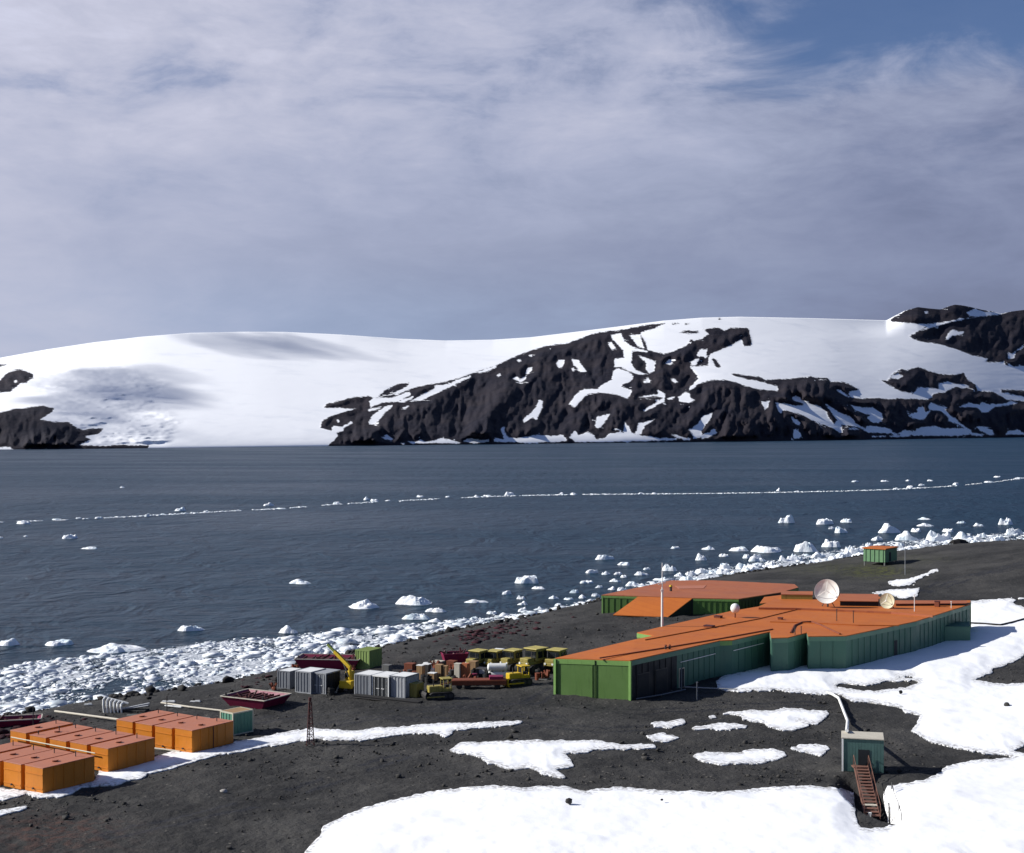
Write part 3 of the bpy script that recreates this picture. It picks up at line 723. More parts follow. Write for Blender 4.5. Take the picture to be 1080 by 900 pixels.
# ---------------------------------------------------------------- snow lying on the ground
def ground_at(U, V, low=-99.0):
    Z = np.full(U.shape, 4.5)
    for _ in range(14):
        Y = (CAM_Z - Z) * F / (V - 450)
        Z = 0.5 * Z + 0.5 * np.maximum(land((U - 540) / F * Y, Y), low)
    Y = (CAM_Z - Z) * F / (V - 450)
    return (U - 540) / F * Y, Y
def snow_patch(polys, holes=(), step=1.5, thick=0.28, rag=1.0, name='snow_patch', mat='snow', cut=None):
    allp = [q for p in polys for q in p]
    u0, u1 = min(p[0] for p in allp) - 6, max(p[0] for p in allp) + 6
    w0_, w1_ = min(p[1] for p in allp) - 5, max(p[1] for p in allp) + 5
    us = np.arange(u0, u1, step); vs_ = np.arange(w0_, w1_, step * 0.6)
    U, V = np.meshgrid(us, vs_)
    s = np.full(U.shape, -1e9)
    for p in polys: s = np.maximum(s, poly_sd(U, V, p))
    for p in holes: s = np.minimum(s, -poly_sd(U, V, p))
    X, Y = ground_at(U, V, 0.0 if cut else -99.0)
    s = s + rag * (1.5 * fbm(X / 2.4, Y / 6.0, 4, 71) + 1.5 * fbm(X / 0.55, Y / 1.5, 3, 73))
    base = land(X, Y)
    if cut: s, base = cut(s, U, V, X, Y, base)
    tk = 0.12 + thick * sstep(s * Y / F, 0.0, 2.2) + 0.07 * fbm(X / 9.0, Y / 12.0, 3, 75) * sstep(s * Y / F, 0.5, 3.0)
    P = np.stack([X, Y, base + tk], -1)
    nr, nc = U.shape
    ins = s > 0
    vid = -np.ones((nr, nc), int); verts = []; faces = []
    ii, jj = np.nonzero(ins)
    vid[ii, jj] = np.arange(len(ii)); verts = [tuple(p) for p in P[ii, jj]]
    ecache = {}
    def ev(a, b_):
        k = (a, b_) if a < b_ else (b_, a)
        if k not in ecache:
            f_ = s[k[0]] / (s[k[0]] - s[k[1]])
            q = P[k[0]] * (1 - f_) + P[k[1]] * f_
            q[2] -= 0.02
            verts.append(tuple(q)); top = len(verts) - 1
            verts.append(tuple(q)); verts.append((q[0], q[1], q[2] - 0.45)); ecache[k] = (top, len(verts) - 2, len(verts) - 1)
        return ecache[k]
    cnt = ins[:-1, :-1].astype(int) + ins[:-1, 1:] + ins[1:, 1:] + ins[1:, :-1]
    fi, fj = np.nonzero(cnt == 4)
    faces = np.stack([vid[fi, fj], vid[fi + 1, fj], vid[fi + 1, fj + 1], vid[fi, fj + 1]], -1).tolist()
    for i, j in zip(*np.nonzero((cnt > 0) & (cnt < 4))):
        c = [(i, j), (i + 1, j), (i + 1, j + 1), (i, j + 1)]
        loop = []; cross = []
        for k in range(4):
            a, b_ = c[k], c[(k + 1) % 4]
            if ins[a]: loop.append(vid[a])
            if ins[a] != ins[b_]:
                e = ev(a, b_); loop.append(e[0]); cross.append((e, bool(ins[a])))
        if len(loop) >= 3: faces.append(loop)
        if len(cross) == 2:
            (e1, o1), (e2, o2) = cross
            faces.append([e1[1], e1[2], e2[2], e2[1]])
    o = link_mesh(name, verts, faces, mat, smooth=True)
    at = o.data.attributes.new('thin', 'FLOAT', 'POINT')
    th = np.ones(len(verts), np.float32); th[:len(ii)] = 1 - sstep((s * Y / F)[ii, jj], 0.05, 0.55)
    at.data.foreach_set('value', th)
    return o if name != 'snow_patch' else tag(o, kind='structure')
big = snow_patch([BIG1, BIG2], HOLES, 1.6); big.name = 'snow_field'
for p in SMALL: snow_patch([p])
# ---------------------------------------------------------------- the main station building
E_DIR = Vector((0.84, -0.54)); RZ = math.atan2(E_DIR.y, E_DIR.x)      # front edges of most things on the site run along this

def wall_run(root, a, b, z0, z1, mat, trim, ribs=1.25, fascia=0.55, z1b=None, name='wall_panel'):
    """one straight wall: sheet with raised battens, a fascia band above; outside is to the right of a->b"""
    a2, b2 = Vector(a[:2]), Vector(b[:2])
    d = b2 - a2; L = d.length; d.normalize(); n = Vector((d.y, -d.x))
    rz = math.atan2(d.y, d.x)
    zb = z1 if z1b is None else z1b
    m_ = MB()
    q = [a2, b2, b2 - n * 0.25, a2 - n * 0.25]
    m_.prism([(p.x, p.y) for p in q], z0, [z1 - 0.02, zb - 0.02, zb - 0.02, z1 - 0.02])
    k = max(1, round(L / ribs))
    for i in range(1, k):
        c = a2 + d * (L * i / k) + n * 0.035
        zt = z1 + (zb - z1) * i / k - fascia
        m_.box((c.x, c.y, (z0 + zt) / 2), (0.07, 0.07, zt - z0), rz)
    w = m_.build(name, mat, root)
    f = MB()
    q = [a2 + n * 0.06, b2 + n * 0.06, b2 + n * 0.003, a2 + n * 0.003]
    f.prism([(p.x, p.y) for p in q], [z1 - fascia, zb - fascia, zb - fascia, z1 - fascia], [z1 - 0.004, zb - 0.004, zb - 0.004, z1 - 0.004])
    f.build('fascia', trim, root)
    return w, a2, d, n, rz

def roof_slab(root, poly, t, mat, name='roof', grow=0.0, z_add=0.0):
    """poly: (x, y, z) outline; a sheet roof with a rim"""
    m_ = MB()
    P = [Vector(p) for p in poly]
    m_.prism([(p.x, p.y) for p in P], [p.z + z_add for p in P], [p.z + z_add + t for p in P])
    return m_.build(name, mat, root)

st = thing('station_building', (0, 0, 0), 0, 'long low green station building with a stepped orange metal roof', 'building')
zr = 9.0
near = [at_z(u, v, zr) for u, v in [(664.6,697.5),(759,676.5),(772,676),(812,667),(813.5,673.8),(831,673.2),(851,668),(852.5,672),(892,671.5),(966,656),(1023,638)]]
left = at_z(585.6, 695, 8.68)
far = [at_z(u, v, zr) for u, v in [(1023.5,634),(1000,634.3),(945,634.5),(927,630),(885,629),(860,631),(823,630),(800,640.5),(770,645.5),(697,662),(672,668),(690,671.2),(671,675)]]
outline = [left] + near + far            # anticlockwise seen from above
roof_slab(st, outline, 0.10, 'roof_orange')
zb = 3.4
mats = ['wall_green', 'wall_dark', 'wall_teal', 'wall_teal', 'wall_teal', 'wall_teal', 'wall_teal', 'wall_teal', 'wall_teal', 'wall_teal', 'wall_teal', 'wall_teal']
trims = ['trim_green', 'fascia_teal', 'trim_green', 'fascia_teal', 'fascia_teal', 'fascia_teal', 'fascia_teal', 'fascia_teal', 'fascia_teal', 'fascia_teal', 'fascia_teal', 'fascia_teal']
walls = []
front = [left] + near
for k in range(len(front) - 1):
    a, b_ = front[k], front[k + 1]
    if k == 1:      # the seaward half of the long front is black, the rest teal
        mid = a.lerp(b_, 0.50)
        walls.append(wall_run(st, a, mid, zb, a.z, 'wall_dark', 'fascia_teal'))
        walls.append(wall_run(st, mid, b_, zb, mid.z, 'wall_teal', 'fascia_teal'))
    else:
        walls.append(wall_run(st, a, b_, zb, a.z, mats[k], trims[k], z1b=b_.z, ribs=4.6 if k == 0 else 1.6))
back = [near[-1]] + far + [left]
for a, b_ in zip(back[:-1], back[1:]):
    wall_run(st, a, b_, zb, a.z, 'wall_green', 'trim_green', z1b=b_.z, ribs=2.5)
# white-green corner posts of the end wall
for p in (left, near[0]):
    MB().box((p.x, p.y - 0.05, (3.6 + p.z) / 2), (0.30, 0.30, p.z - 3.6 - 0.05), RZ).build('corner_post', 'trim_green', st)
def on_wall(k, s, w, h, z0, name, mat, depth=0.07, frame=None):
    _, a2, d, n, rz = walls[k]
    c = a2 + d * s + n * (depth / 2 + 0.003)
    if frame:
        f = MB().box((c.x, c.y, z0 + h / 2), (w + 0.22, depth, h + 0.2), rz).build(name, frame, st)
        c2 = c + n * (depth / 2 + 0.012)
        MB().box((c2.x, c2.y, z0 + h / 2), (w, 0.02, h), rz).build('pane' if name == 'window' else 'leaf', mat, f)
        return f
    return MB().box((c.x, c.y, z0 + h / 2), (w, depth, h), rz).build(name, mat, st)
on_wall(1, 2.6, 2.3, 2.9, 4.3, 'door', 'wall_dark', frame='dark_steel')
on_wall(1, 6.4, 2.3, 2.9, 4.3, 'door', 'wall_dark', frame='dark_steel')
on_wall(2, 1.0, 1.0, 2.2, 4.5, 'door', 'wall_dark', frame='cream_paint')
on_wall(10, 13.0, 0.9, 2.1, 5.0, 'door', 'wall_dark', frame='wall_teal')
# light gutter lines part way up the teal walls
for k, s0, s1, zz in ((2, 0.6, 8.6, 7.55), (4, 0.2, 7.8, 7.75)):
    _, a2, d, n, rz = walls[k]
    p, q = a2 + d * s0 + n * 0.12, a2 + d * s1 + n * 0.12
    MB().beam((p.x, p.y, zz), (q.x, q.y, zz + 0.05), 0.07).build('gutter', 'white_paint', st)
# rainwater joint on the end wall
_, a2, d, n, rz = walls[0]
p = a2 + d * 5.0 + n * 0.09
MB().beam((p.x, p.y, 3.9), (p.x, p.y, 8.8), 0.10).build('drain_pipe', 'wall_dark', st)
# seams across the roof: long standing ribs
def rib(px, w=0.16, h=0.12, mat='roof_orange', name='roof_rib', z=9.10):
    m_ = MB()
    P = [at_z(u, v, z + h / 2) for u, v in px]
    for a, b_ in zip(P[:-1], P[1:]): m_.beam(a, b_, w, h)
    return m_.build(name, mat, st)
rib([(632, 694.2), (700, 683.5), (760, 673.5), (815, 663.6)], 0.12, 0.16, 'roof_red')
rib([(680, 675), (740, 664), (800, 652.8), (842, 642.5)], 0.10, 0.12, 'roof_orange')
rib([(800, 641.8), (845, 642.5), (891, 644.2), (940, 646.5), (984, 650.2)], 0.22, 0.30, 'roof_red', 'roof_step')
rib([(812, 656), (850, 657), (905, 659.5), (948, 660)], 0.10, 0.12)
# raised red-roofed strip behind the two dishes and the green clerestory beside it
def raised(px, z0, z1, wmat, rmat, name):
    P = [at_z(u, v, z1) for u, v in px]
    o = MB().prism([(p.x, p.y) for p in P], z0, z1).build(name, wmat, st)
    c = sum(((p.x, p.y, 0) and Vector((p.x, p.y)) for p in P), Vector((0, 0))) / len(P)
    Q = [(c + (Vector((p.x, p.y)) - c) * 1.02) for p in P]
    MB().prism([(p.x, p.y) for p in Q], z1 + 0.003, z1 + 0.10).build('roof_cover', rmat, o)
raised([(886, 634.5), (926, 635), (926, 627.5), (886, 627)], 8.9, 9.75, 'wall_dark', 'roof_red', 'raised_bay')
raised([(945, 637.5), (1019, 637.0), (1019, 634.2), (945, 634.0)], 8.9, 9.35, 'wall_dark', 'roof_red', 'raised_bay')
raised([(824, 627.5), (857, 628), (857, 624.5), (824, 624.2)], 8.9, 9.75, 'olive_yellow', 'roof_red', 'raised_bay')
# low annexe at the right end
P = [at_z(u, v, 6.9) for u, v in [(974, 661.3), (1023.5, 661.8), (1022, 656.5), (985, 656)]]
an = MB().prism([(p.x, p.y) for p in P], 3.5, 6.9).build('annexe', 'fascia_teal', st)
MB().prism([(p.x, p.y) for p in P], 6.903, 7.02).build('annexe_roof', 'wall_teal', an)
# curved dark band on the roof, added as a raised rust brown tube
pts = [at_z(u, v, 9.16) for u, v in [(834, 667.5), (838, 660), (846, 656.5), (856, 656), (866, 659.5), (876, 664.5), (886, 669)]]
tag(MB().path(pts, 0.14, 6).build('roof_arc', 'rust'), 'rust brown band curving in an arch across the orange roof', 'hose')

# small vents on the roof
def roof_item(u, v, z=9.1): return at_z(u, v, z)
v1_ = None
for i, (u, v, lab) in enumerate([(702, 684.8, 'left one of the twin dark roof vents near the black front'), (706.2, 684.6, 'right one of the twin dark roof vents near the black front')]):
    if i == 0:
        v1_ = thing('roof_vent', roof_item(u, v), RZ, lab, 'vent', 'twin roof vents')
        MB().tube((0, 0, 0), (0, 0, 0.42), 0.13, 8).build('stack', 'dark_steel', v1_)
        MB().tube((0, 0, 0.40), (0, 0, 0.55), 0.20, 8, 0.08).build('cowl', 'rust', v1_)
    else:
        copy_thing(v1_, roof_item(u, v), label=lab)
for (u, v, lab, s) in [(748, 661.8, 'low dark hatch on the orange roof nearest the tall mast', (1.3, 0.9, 0.22)), (757.5, 651.8, 'low dark hatch on the orange roof in front of the white radome', (1.0, 0.8, 0.25)), (823, 653.5, 'tiny dark hatch on the middle of the orange roof', (0.6, 0.5, 0.22)), (988.5, 640, 'dark upright box on the far right of the orange roof', (0.7, 0.6, 0.75))]:
    t_ = thing('roof_hatch', roof_item(u, v), RZ, lab, 'hatch')
    MB().box((0, 0, s[2] / 2), s, bev=0.03).build('curb', 'rust', t_)
    MB().box((0, 0, s[2] + 0.04), (s[0] + 0.1, s[1] + 0.1, 0.06), bev=0.02).build('lid', 'dark_red', t_)
for (u, v, h, lab) in [(882.5, 655, 1.6, 'thin dark pole on the orange roof below the big dish'), (900, 657, 1.6, 'thin dark pole on the orange roof right of the big dish'), (964.5, 645, 2.4, 'thin white pole on the roof right of the cream dish'), (845, 668.5, 0.9, 'short dark pipe at the roof edge beside the arched band'), (838.5, 669.5, 0.9, 'short dark pipe at the roof edge left of the arched band')]:
    m_ = MB().tube((0, 0, 0), (0, 0, h), 0.06, 6)
    m_.box((0, 0, h + 0.03), (0.16, 0.16, 0.06))
    tag(m_.build('roof_pole', 'white_paint' if 'white' in lab else 'dark_steel', loc=roof_item(u, v)), lab, 'pole')
p = at_z(1004.5, 656, 7.02)
t_ = thing('gas_cylinder', p, 0, 'orange red cylinder standing on the low annexe roof', 'cylinder')
MB().tube((0, 0, 0), (0, 0, 1.25), 0.32, 12).build('body', 'red_paint', t_); MB().ball((0, 0, 1.25), (0.32, 0.32, 0.2), 12, 6).build('cap', 'red_paint', t_)
tag(MB().tube((0, 0, 0), (0, 0, 3.0), 0.05, 6).tube((0, 0, 3.0), (0, 0, 3.1), 0.1, 6).build('pole', 'white_paint', loc=at_z(1003.3, 656.4, 7.02)), 'white pole behind the orange red cylinder on the annexe', 'pole')

# satellite dishes
def dish(loc, rz, tilt, rad, mat, lab, h):
    t_ = thing('satellite_dish', loc, rz, lab, 'dish')
    n, rings = 36, 7
    vs, fs = [(0, 0, 0)], []
    dp = 0.17 * rad * 2
    for j in range(1, rings + 1):
        for i in range(n):
            a = 2 * math.pi * i / n; r = rad * j / rings
            vs.append((r * math.cos(a), -dp * (j / rings) ** 2, r * math.sin(a)))
    base = len(vs)
    for i in range(n):
        a = 2 * math.pi * i / n
        vs.append((1.015 * rad * math.cos(a), -dp + 0.10, 1.015 * rad * math.sin(a)))
    vs.append((0, 0.10, 0))
    for i in range(n): fs.append((0, 1 + (i + 1) % n, 1 + i))
    for j in range(rings - 1):
        for i in range(n):
            a0, a1 = 1 + j * n + i, 1 + j * n + (i + 1) % n
            fs.append((a0, a1, a1 + n, a0 + n))
    for i in range(n):
        a0, a1 = 1 + (rings - 1) * n + i, 1 + (rings - 1) * n + (i + 1) % n
        fs.append((a0, a1, base + (i + 1) % n, base + i)); fs.append((base + i, base + (i + 1) % n, base + n))
    Mx = Matrix.Translation((0, 0, h)) @ Matrix.Rotation(-tilt, 4, 'X')
    m_ = MB().add([Mx @ Vector(v) for v in vs], fs)
    refl = m_.build('reflector', mat, t_, smooth=False)
    fd = MB()
    tip = Mx @ Vector((0, -rad * 0.78, 0))
    fd.tube(tip, Mx @ Vector((0, -rad * 0.68, 0)), 0.12, 8)
    for a in (90, 210, 330):
        fd.beam(Mx @ Vector((rad * 0.85 * math.cos(R(a)), -dp * 0.75, rad * 0.85 * math.sin(R(a)))), tip, 0.05)
    fd.build('feed', 'dish_white', t_)
    md = MB().tube((0, 0.35, 0), (0, 0.35, h), 0.14, 10)
    for sx in (-1, 1): md.beam((sx * rad * 0.5, 0.8, 0), (0, 0.35, h * 0.8), 0.10)
    md.beam((0, 0.35, h), (0, 0.06, h), 0.18)
    md.build('pedestal', 'dark_steel', t_)
dish(at_z(872.6, 640.5, 9.1), R(-22), R(16), 1.82, 'dish_white', 'large white satellite dish standing on the orange roof', 2.25)
dish(at_z(936.6, 641.5, 9.1), R(-38), R(8), 1.15, 'dish_cream', 'smaller cream satellite dish on the roof right of the large one', 1.05)
t_ = thing('radome', at_z(775.3, 651.5, 9.1), 0, 'white ball shaped radome on a short dark post on the roof', 'radome')
MB().tube((0, 0, 0), (0, 0, 0.75), 0.10, 8).build('post', 'rust', t_)
MB().ball((0, 0, 1.30), (0.66, 0.66, 0.70), 20, 12).build('shell', 'white_paint', t_, smooth=True)

# the tall mast
p = at_z(698.6, 662.5, 8.9)
t_ = thing('radio_mast', (p.x, p.y + 0.25, lz(p.x, p.y + 0.25)), 0, 'tall white mast with a small crossarm rising behind the orange roof', 'mast')
hz = CAM_Z - (594 - 450) / F * p.y - lz(p.x, p.y)
MB().tube((0, 0, 0), (0, 0, hz * 0.72), 0.19, 10, 0.15).build('pole', 'white_paint', t_)
MB().tube((0, 0, hz * 0.72), (0, 0, hz), 0.08, 8, 0.04).build('whip', 'white_paint', t_)
MB().beam((-0.55, 0, hz * 0.78), (0.5, 0, hz * 0.80), 0.10).build('crossarm', 'white_paint', t_)
MB().box((0, 0, hz * 0.72), (0.34, 0.34, 0.3)).build('clamp', 'white_paint', t_)

# ---------------------------------------------------------------- the workshop block behind, with its roof running down to the ground
wk = thing('workshop_building', (0, 0, 0), 0, 'green workshop with a faded red roof sloping down on one side', 'building')
zw = 7.0
Pf = [at_z(u, v, zw) for u, v in [(634.5,628.4),(674,629.6),(731,631.6),(779,632.6),(824,625.6),(842,620.5)]]
Pb = [at_z(u, v, zw) for u, v in [(838,617),(752,613),(707.6,613),(690,617)]]
roof_slab(wk, Pf + Pb, 0.14, 'roof_red')
ring = Pf + Pb
wmat = ['wall_green', 'wall_dark', 'wall_green', 'wall_dark', 'wall_green'] + ['wall_green'] * 5
for k in range(len(ring)):
    a, b_ = ring[k], ring[(k + 1) % len(ring)]
    wall_run(wk, a, b_, 2.6, a.z, wmat[k], 'trim_green' if wmat[k] == 'wall_green' else 'wall_dark', ribs=1.0, fascia=0.35)
# sloping lean-to roof
a, b_ = at_z(674, 629.3, zw + 0.02), at_z(731, 631.3, zw + 0.02)
c = gp(704.5, 651.5); d_ = a + (c - b_)
m_ = MB(); up = Vector((0, 0, 0.12))
m_.add([a, b_, c, d_, a + up, b_ + up, c + up, d_ + up], [(0, 3, 2, 1), (4, 5, 6, 7), (0, 1, 5, 4), (1, 2, 6, 5), (2, 3, 7, 6), (3, 0, 4, 7)])
m_.build('lean_to_roof', 'roof_orange', wk)
for p, q in ((b_, c), (a, d_)):
    MB().add([p - up * 0.3, q - up * 0.3, (p.x, p.y, 2.8), (q.x, q.y, 2.8)], [(0, 1, 3, 2)]).build('lean_to_side', 'wall_dark', wk)
for (px, sz) in (([(712,618.2),(745,617.6),(742,620.8),(716,621.2)], 0.02),):
    P = [at_z(u, v, zw + 0.16) for u, v in px]
    MB().prism([(p.x, p.y) for p in P], zw + 0.145, zw + 0.19).build('roof_sheet', 'tank_top', wk)
t_ = thing('chimney', at_z(707.5, 623.5, zw + 0.14), 0, 'small yellow topped chimney on the faded red roof', 'chimney')
MB().tube((0, 0, 0), (0, 0, 0.8), 0.22, 8).build('flue', 'dark_steel', t_); MB().tube((0, 0, 0.78), (0, 0, 1.05), 0.34, 8, 0.2).build('cowl', 'yellow', t_)
# covered passage between workshop and station
ps = thing('passage', (0, 0, 0), 0, 'low pale green covered passage joining workshop and station', 'building')
P = [at_z(u, v, 7.3) for u, v in [(801,637.5),(846,632.5),(842,626.2),(806,630.5)]]
MB().prism([(p.x, p.y) for p in P], 3.0, 7.3).build('wall', 'trim_green', ps)
MB().prism([(p.x, p.y) for p in P], 7.303, 7.42).build('roof', 'roof_orange', ps)

# ---------------------------------------------------------------- green cabin on legs near the point
base = gp(922, 596.5)
cb = thing('cabin', base, R(-38), 'small green cabin on legs with an orange roof near the point', 'cabin')
sc_ = base.y / F
wL, wD, hC = 21 * sc_ * 1.15, 24 * sc_ * 1.3, 13.5 * sc_
m_ = MB().box((0, wD / 2, 0.8 + hC / 2), (wL, wD, hC))
for i in range(5): m_.box((-wL / 2 + wL * (i + 0.5) / 5, -0.06, 0.8 + hC / 2), (0.12, 0.12, hC - 0.1))
m_.build('wall', 'cabin_green', cb)
MB().box((0, wD / 2, 0.8 + hC + 0.12), (wL + 0.5, wD + 0.5, 0.22)).build('roof', 'roof_orange', cb)
for sx in (-1, 1):
    for yy in (0.2, wD - 0.2):
        MB().box((sx * (wL / 2 - 0.2), yy, 0.2), (0.28, 0.28, 1.25)).build('leg', 'grey_wood', cb)
MB().box((wL / 2 + 0.04, wD * 0.4, 0.8 + 1.1), (0.08, 0.9, 2.0)).build('door', 'wall_dark', cb)
for (u, v, h, lab) in [(954.6, 606.5, 6.4, 'tall thin grey pole standing right of the cabin on legs')]:
    tag(MB().tube((0, 0, -0.3), (0, 0, h), 0.075, 6, 0.05).box((0, 0, h), (0.22, 0.14, 0.16)).build('pole', 'container_light', loc=gp(u, v)), lab, 'pole')
p = gp(1011, 573.5)
sk = thing('overturned_boat', p, R(8), 'dark upturned boat hull on the beach beyond the cabin', 'boat')
m_ = MB()
secs = [(-2.6, 0.12, 0.3), (-1.6, 0.8, 1.0), (0, 1.0, 1.2), (1.6, 0.8, 1.0), (2.6, 0.12, 0.4)]
for (x0, w0q, h0), (x1, w1q, h1) in zip(secs[:-1], secs[1:]):
    m_.add([(x0, -w0q, 0), (x0, -w0q * .6, h0 * .8), (x0, 0, h0), (x0, w0q * .6, h0 * .8), (x0, w0q, 0), (x1, -w1q, 0), (x1, -w1q * .6, h1 * .8), (x1, 0, h1), (x1, w1q * .6, h1 * .8), (x1, w1q, 0)], [(k, k + 1, k + 6, k + 5) for k in range(4)])
m_.build('hull', 'boulder_dark', sk)
MB().beam((-2.4, 0, 0.75), (0, 0, 1.24), 0.09).beam((0, 0, 1.24), (2.4, 0, 0.75), 0.09).build('keel', 'dark_steel', sk)

# ---------------------------------------------------------------- fuel tanks
TW, TL, TH = 2.42, 5.55, 2.32
DL, DN = Vector((0.56, 0.83)), Vector((0.83, -0.56)); TRZ = math.atan2(DN.y, DN.x)
def make_tank():
    t_ = thing('fuel_tank', (0, 0, 0), TRZ, 'orange box fuel tank', 'tank')
    MB().box((-TW / 2, TL / 2, 0.16 + (TH - 0.16) / 2), (TW, TL, TH - 0.16), bev=0.03).build('body', 'tank_orange', t_)
    MB().box((-TW / 2, TL / 2, TH + 0.034), (TW + 0.06, TL + 0.06, 0.06), bev=0.015).build('top_plate', 'tank_top', t_)
    for sx in (-0.35, -TW + 0.35):
        MB().box((sx, TL / 2, 0.05), (0.22, TL - 0.3, 0.24)).build('skid', 'rust', t_)
    h = MB().tube((-TW * 0.5, TL * 0.40, TH + 0.06), (-TW * 0.5, TL * 0.40, TH + 0.16), 0.26, 14).build('hatch', 'rust', t_)
    MB().tube((-TW * 0.5, TL * 0.40, TH + 0.16), (-TW * 0.5, TL * 0.40, TH + 0.21), 0.30, 14).build('lid', 'tank_top', h)
    MB().tube((-TW * 0.5, TL * 0.80, TH + 0.06), (-TW * 0.5, TL * 0.80, TH + 0.55), 0.045, 6).build('vent_pipe', 'dark_steel', t_)
    for yy in (0.0, TL):
        m_ = MB()
        for zz in (0.55, 1.75): m_.box((-TW / 2, yy + (-0.02 if yy == 0 else 0.02), zz), (TW - 0.1, 0.05, 0.08))
        m_.build('stiffener', 'tank_orange', t_)
    for sx in (0.012, -TW - 0.012):
        m_ = MB()
        for k in range(1, 5): m_.box((sx, TL * k / 5, 0.16 + (TH - 0.2) / 2), (0.05, 0.09, TH - 0.24))
        m_.build('stiffener', 'tank_orange', t_)
    MB().tube((-TW / 2, 0.02, 0.5), (-TW / 2, -0.16, 0.5), 0.09, 8).build('valve', 'dark_steel', t_)
    return t_
tk = make_tank()
def place_tank(x, y, lab, first=[True]):
    loc = (x, y, lz(x, y) - 0.08)
    if first[0]:
        first[0] = False; tk.location = loc; tag(tk, lab, 'tank', 'orange fuel tanks'); return tk
    return copy_thing(tk, loc, label=lab, group='orange fuel tanks')
names_A = ['nearest orange fuel tank in the front row, its long side on the snow', 'second orange tank of the front row, left of the nearest one', 'third orange tank of the front row, partly cut by the photo edge', 'farthest orange tank of the front row, only its top corner in view']
names_E = ['large orange tank at the right end of the middle row by the snow', 'second orange tank from the right in the middle row', 'central orange tank of the middle row of five', 'second orange tank from the left in the middle row', 'orange tank at the left end of the middle row below the dark beach']
names_J = ['orange tank at the right end of the back row with a seam down its side', 'second orange tank from the right in the back row', 'third orange tank from the right in the back row', 'orange tank at the left end of the back row near the wreck']
a0 = at_z(45.2, 838, 4.4); aE = at_z(114.2, 813.2, 4.4); aJ = at_z(202.7, 794.2, 4.4)
for k, lab in enumerate(names_A):
    q = Vector(a0[:2]) - DN * 2.93 * k; place_tank(q.x, q.y, lab)
for k, lab in enumerate(names_E):
    q = Vector(aE[:2]) - DN * 2.95 * k; place_tank(q.x, q.y, lab)
for k, lab in enumerate(names_J):
    q = Vector(aJ[:2]) - DN * 2.82 * k
    o = place_tank(q.x, q.y, lab)
    if k == 0: MB().box((0.025, TL * 0.5, TH / 2 + 0.08), (0.05, 0.07, TH - 0.2)).build('side_seam', 'dark_red', o)
# supply pipes along the rows
def ground_pipe(name, pts, r, mat, lab, h=0.15, cat='pipe', lift=None):
    P = []
    for i, (u, v) in enumerate(pts):
        q = gp(u, v); P.append(Vector((q.x, q.y, q.z + h)))
    return tag(MB().path(P, r, 8).build(name, mat), lab, cat)
q0, q1 = Vector(aE[:2]) - DN * 1.4 - DL * 0.35, Vector(aE[:2]) - DN * 13.6 - DL * 0.35
m_ = MB().tube((q0.x, q0.y, 5.9), (q1.x, q1.y, 5.9), 0.055, 8)
tag(m_.build('supply_pipe', 'cream_paint'), 'thin cream pipe running across the fronts of the middle tanks', 'pipe')
ground_pipe('pipe', [(163, 791), (176, 792.5), (190, 794.5)], 0.09, 'pale_wood', 'short pale pipe on the ground between middle and back tanks')
ground_pipe('pipe', [(58, 752.5), (92, 757), (126, 761.5)], 0.12, 'pale_wood', 'long pale pipe lying behind the tanks toward the wreck', 0.25)
ground_pipe('pipe', [(170, 743.5), (200, 748), (234, 752)], 0.10, 'pale_wood', 'pale pipe lying between the wreck and the teal container', 0.25)
ground_pipe('pipe', [(134, 757), (180, 757), (222, 760)], 0.16, 'grey_wood', 'dark grey pipe lying just behind the back row of tanks', 0.2)
for (u, v, h, lab) in [(40.5, 800, 2.6, 'thin dark stake among the front tanks'), (62.5, 797, 2.8, 'thin dark stake in front of the middle tanks'), (35, 771, 2.6, 'thin dark stake at the left of the middle tanks'), (176, 764, 3.0, 'thin dark stake among the back tanks')]:
    p = gp(u, v)
    tag(MB().tube((0, 0, -0.2), (0, 0, h), 0.05, 6).ball((0, 0, h), (0.08, 0.08, 0.08), 6, 4).build('stake', 'dark_steel', loc=p), lab, 'stake')

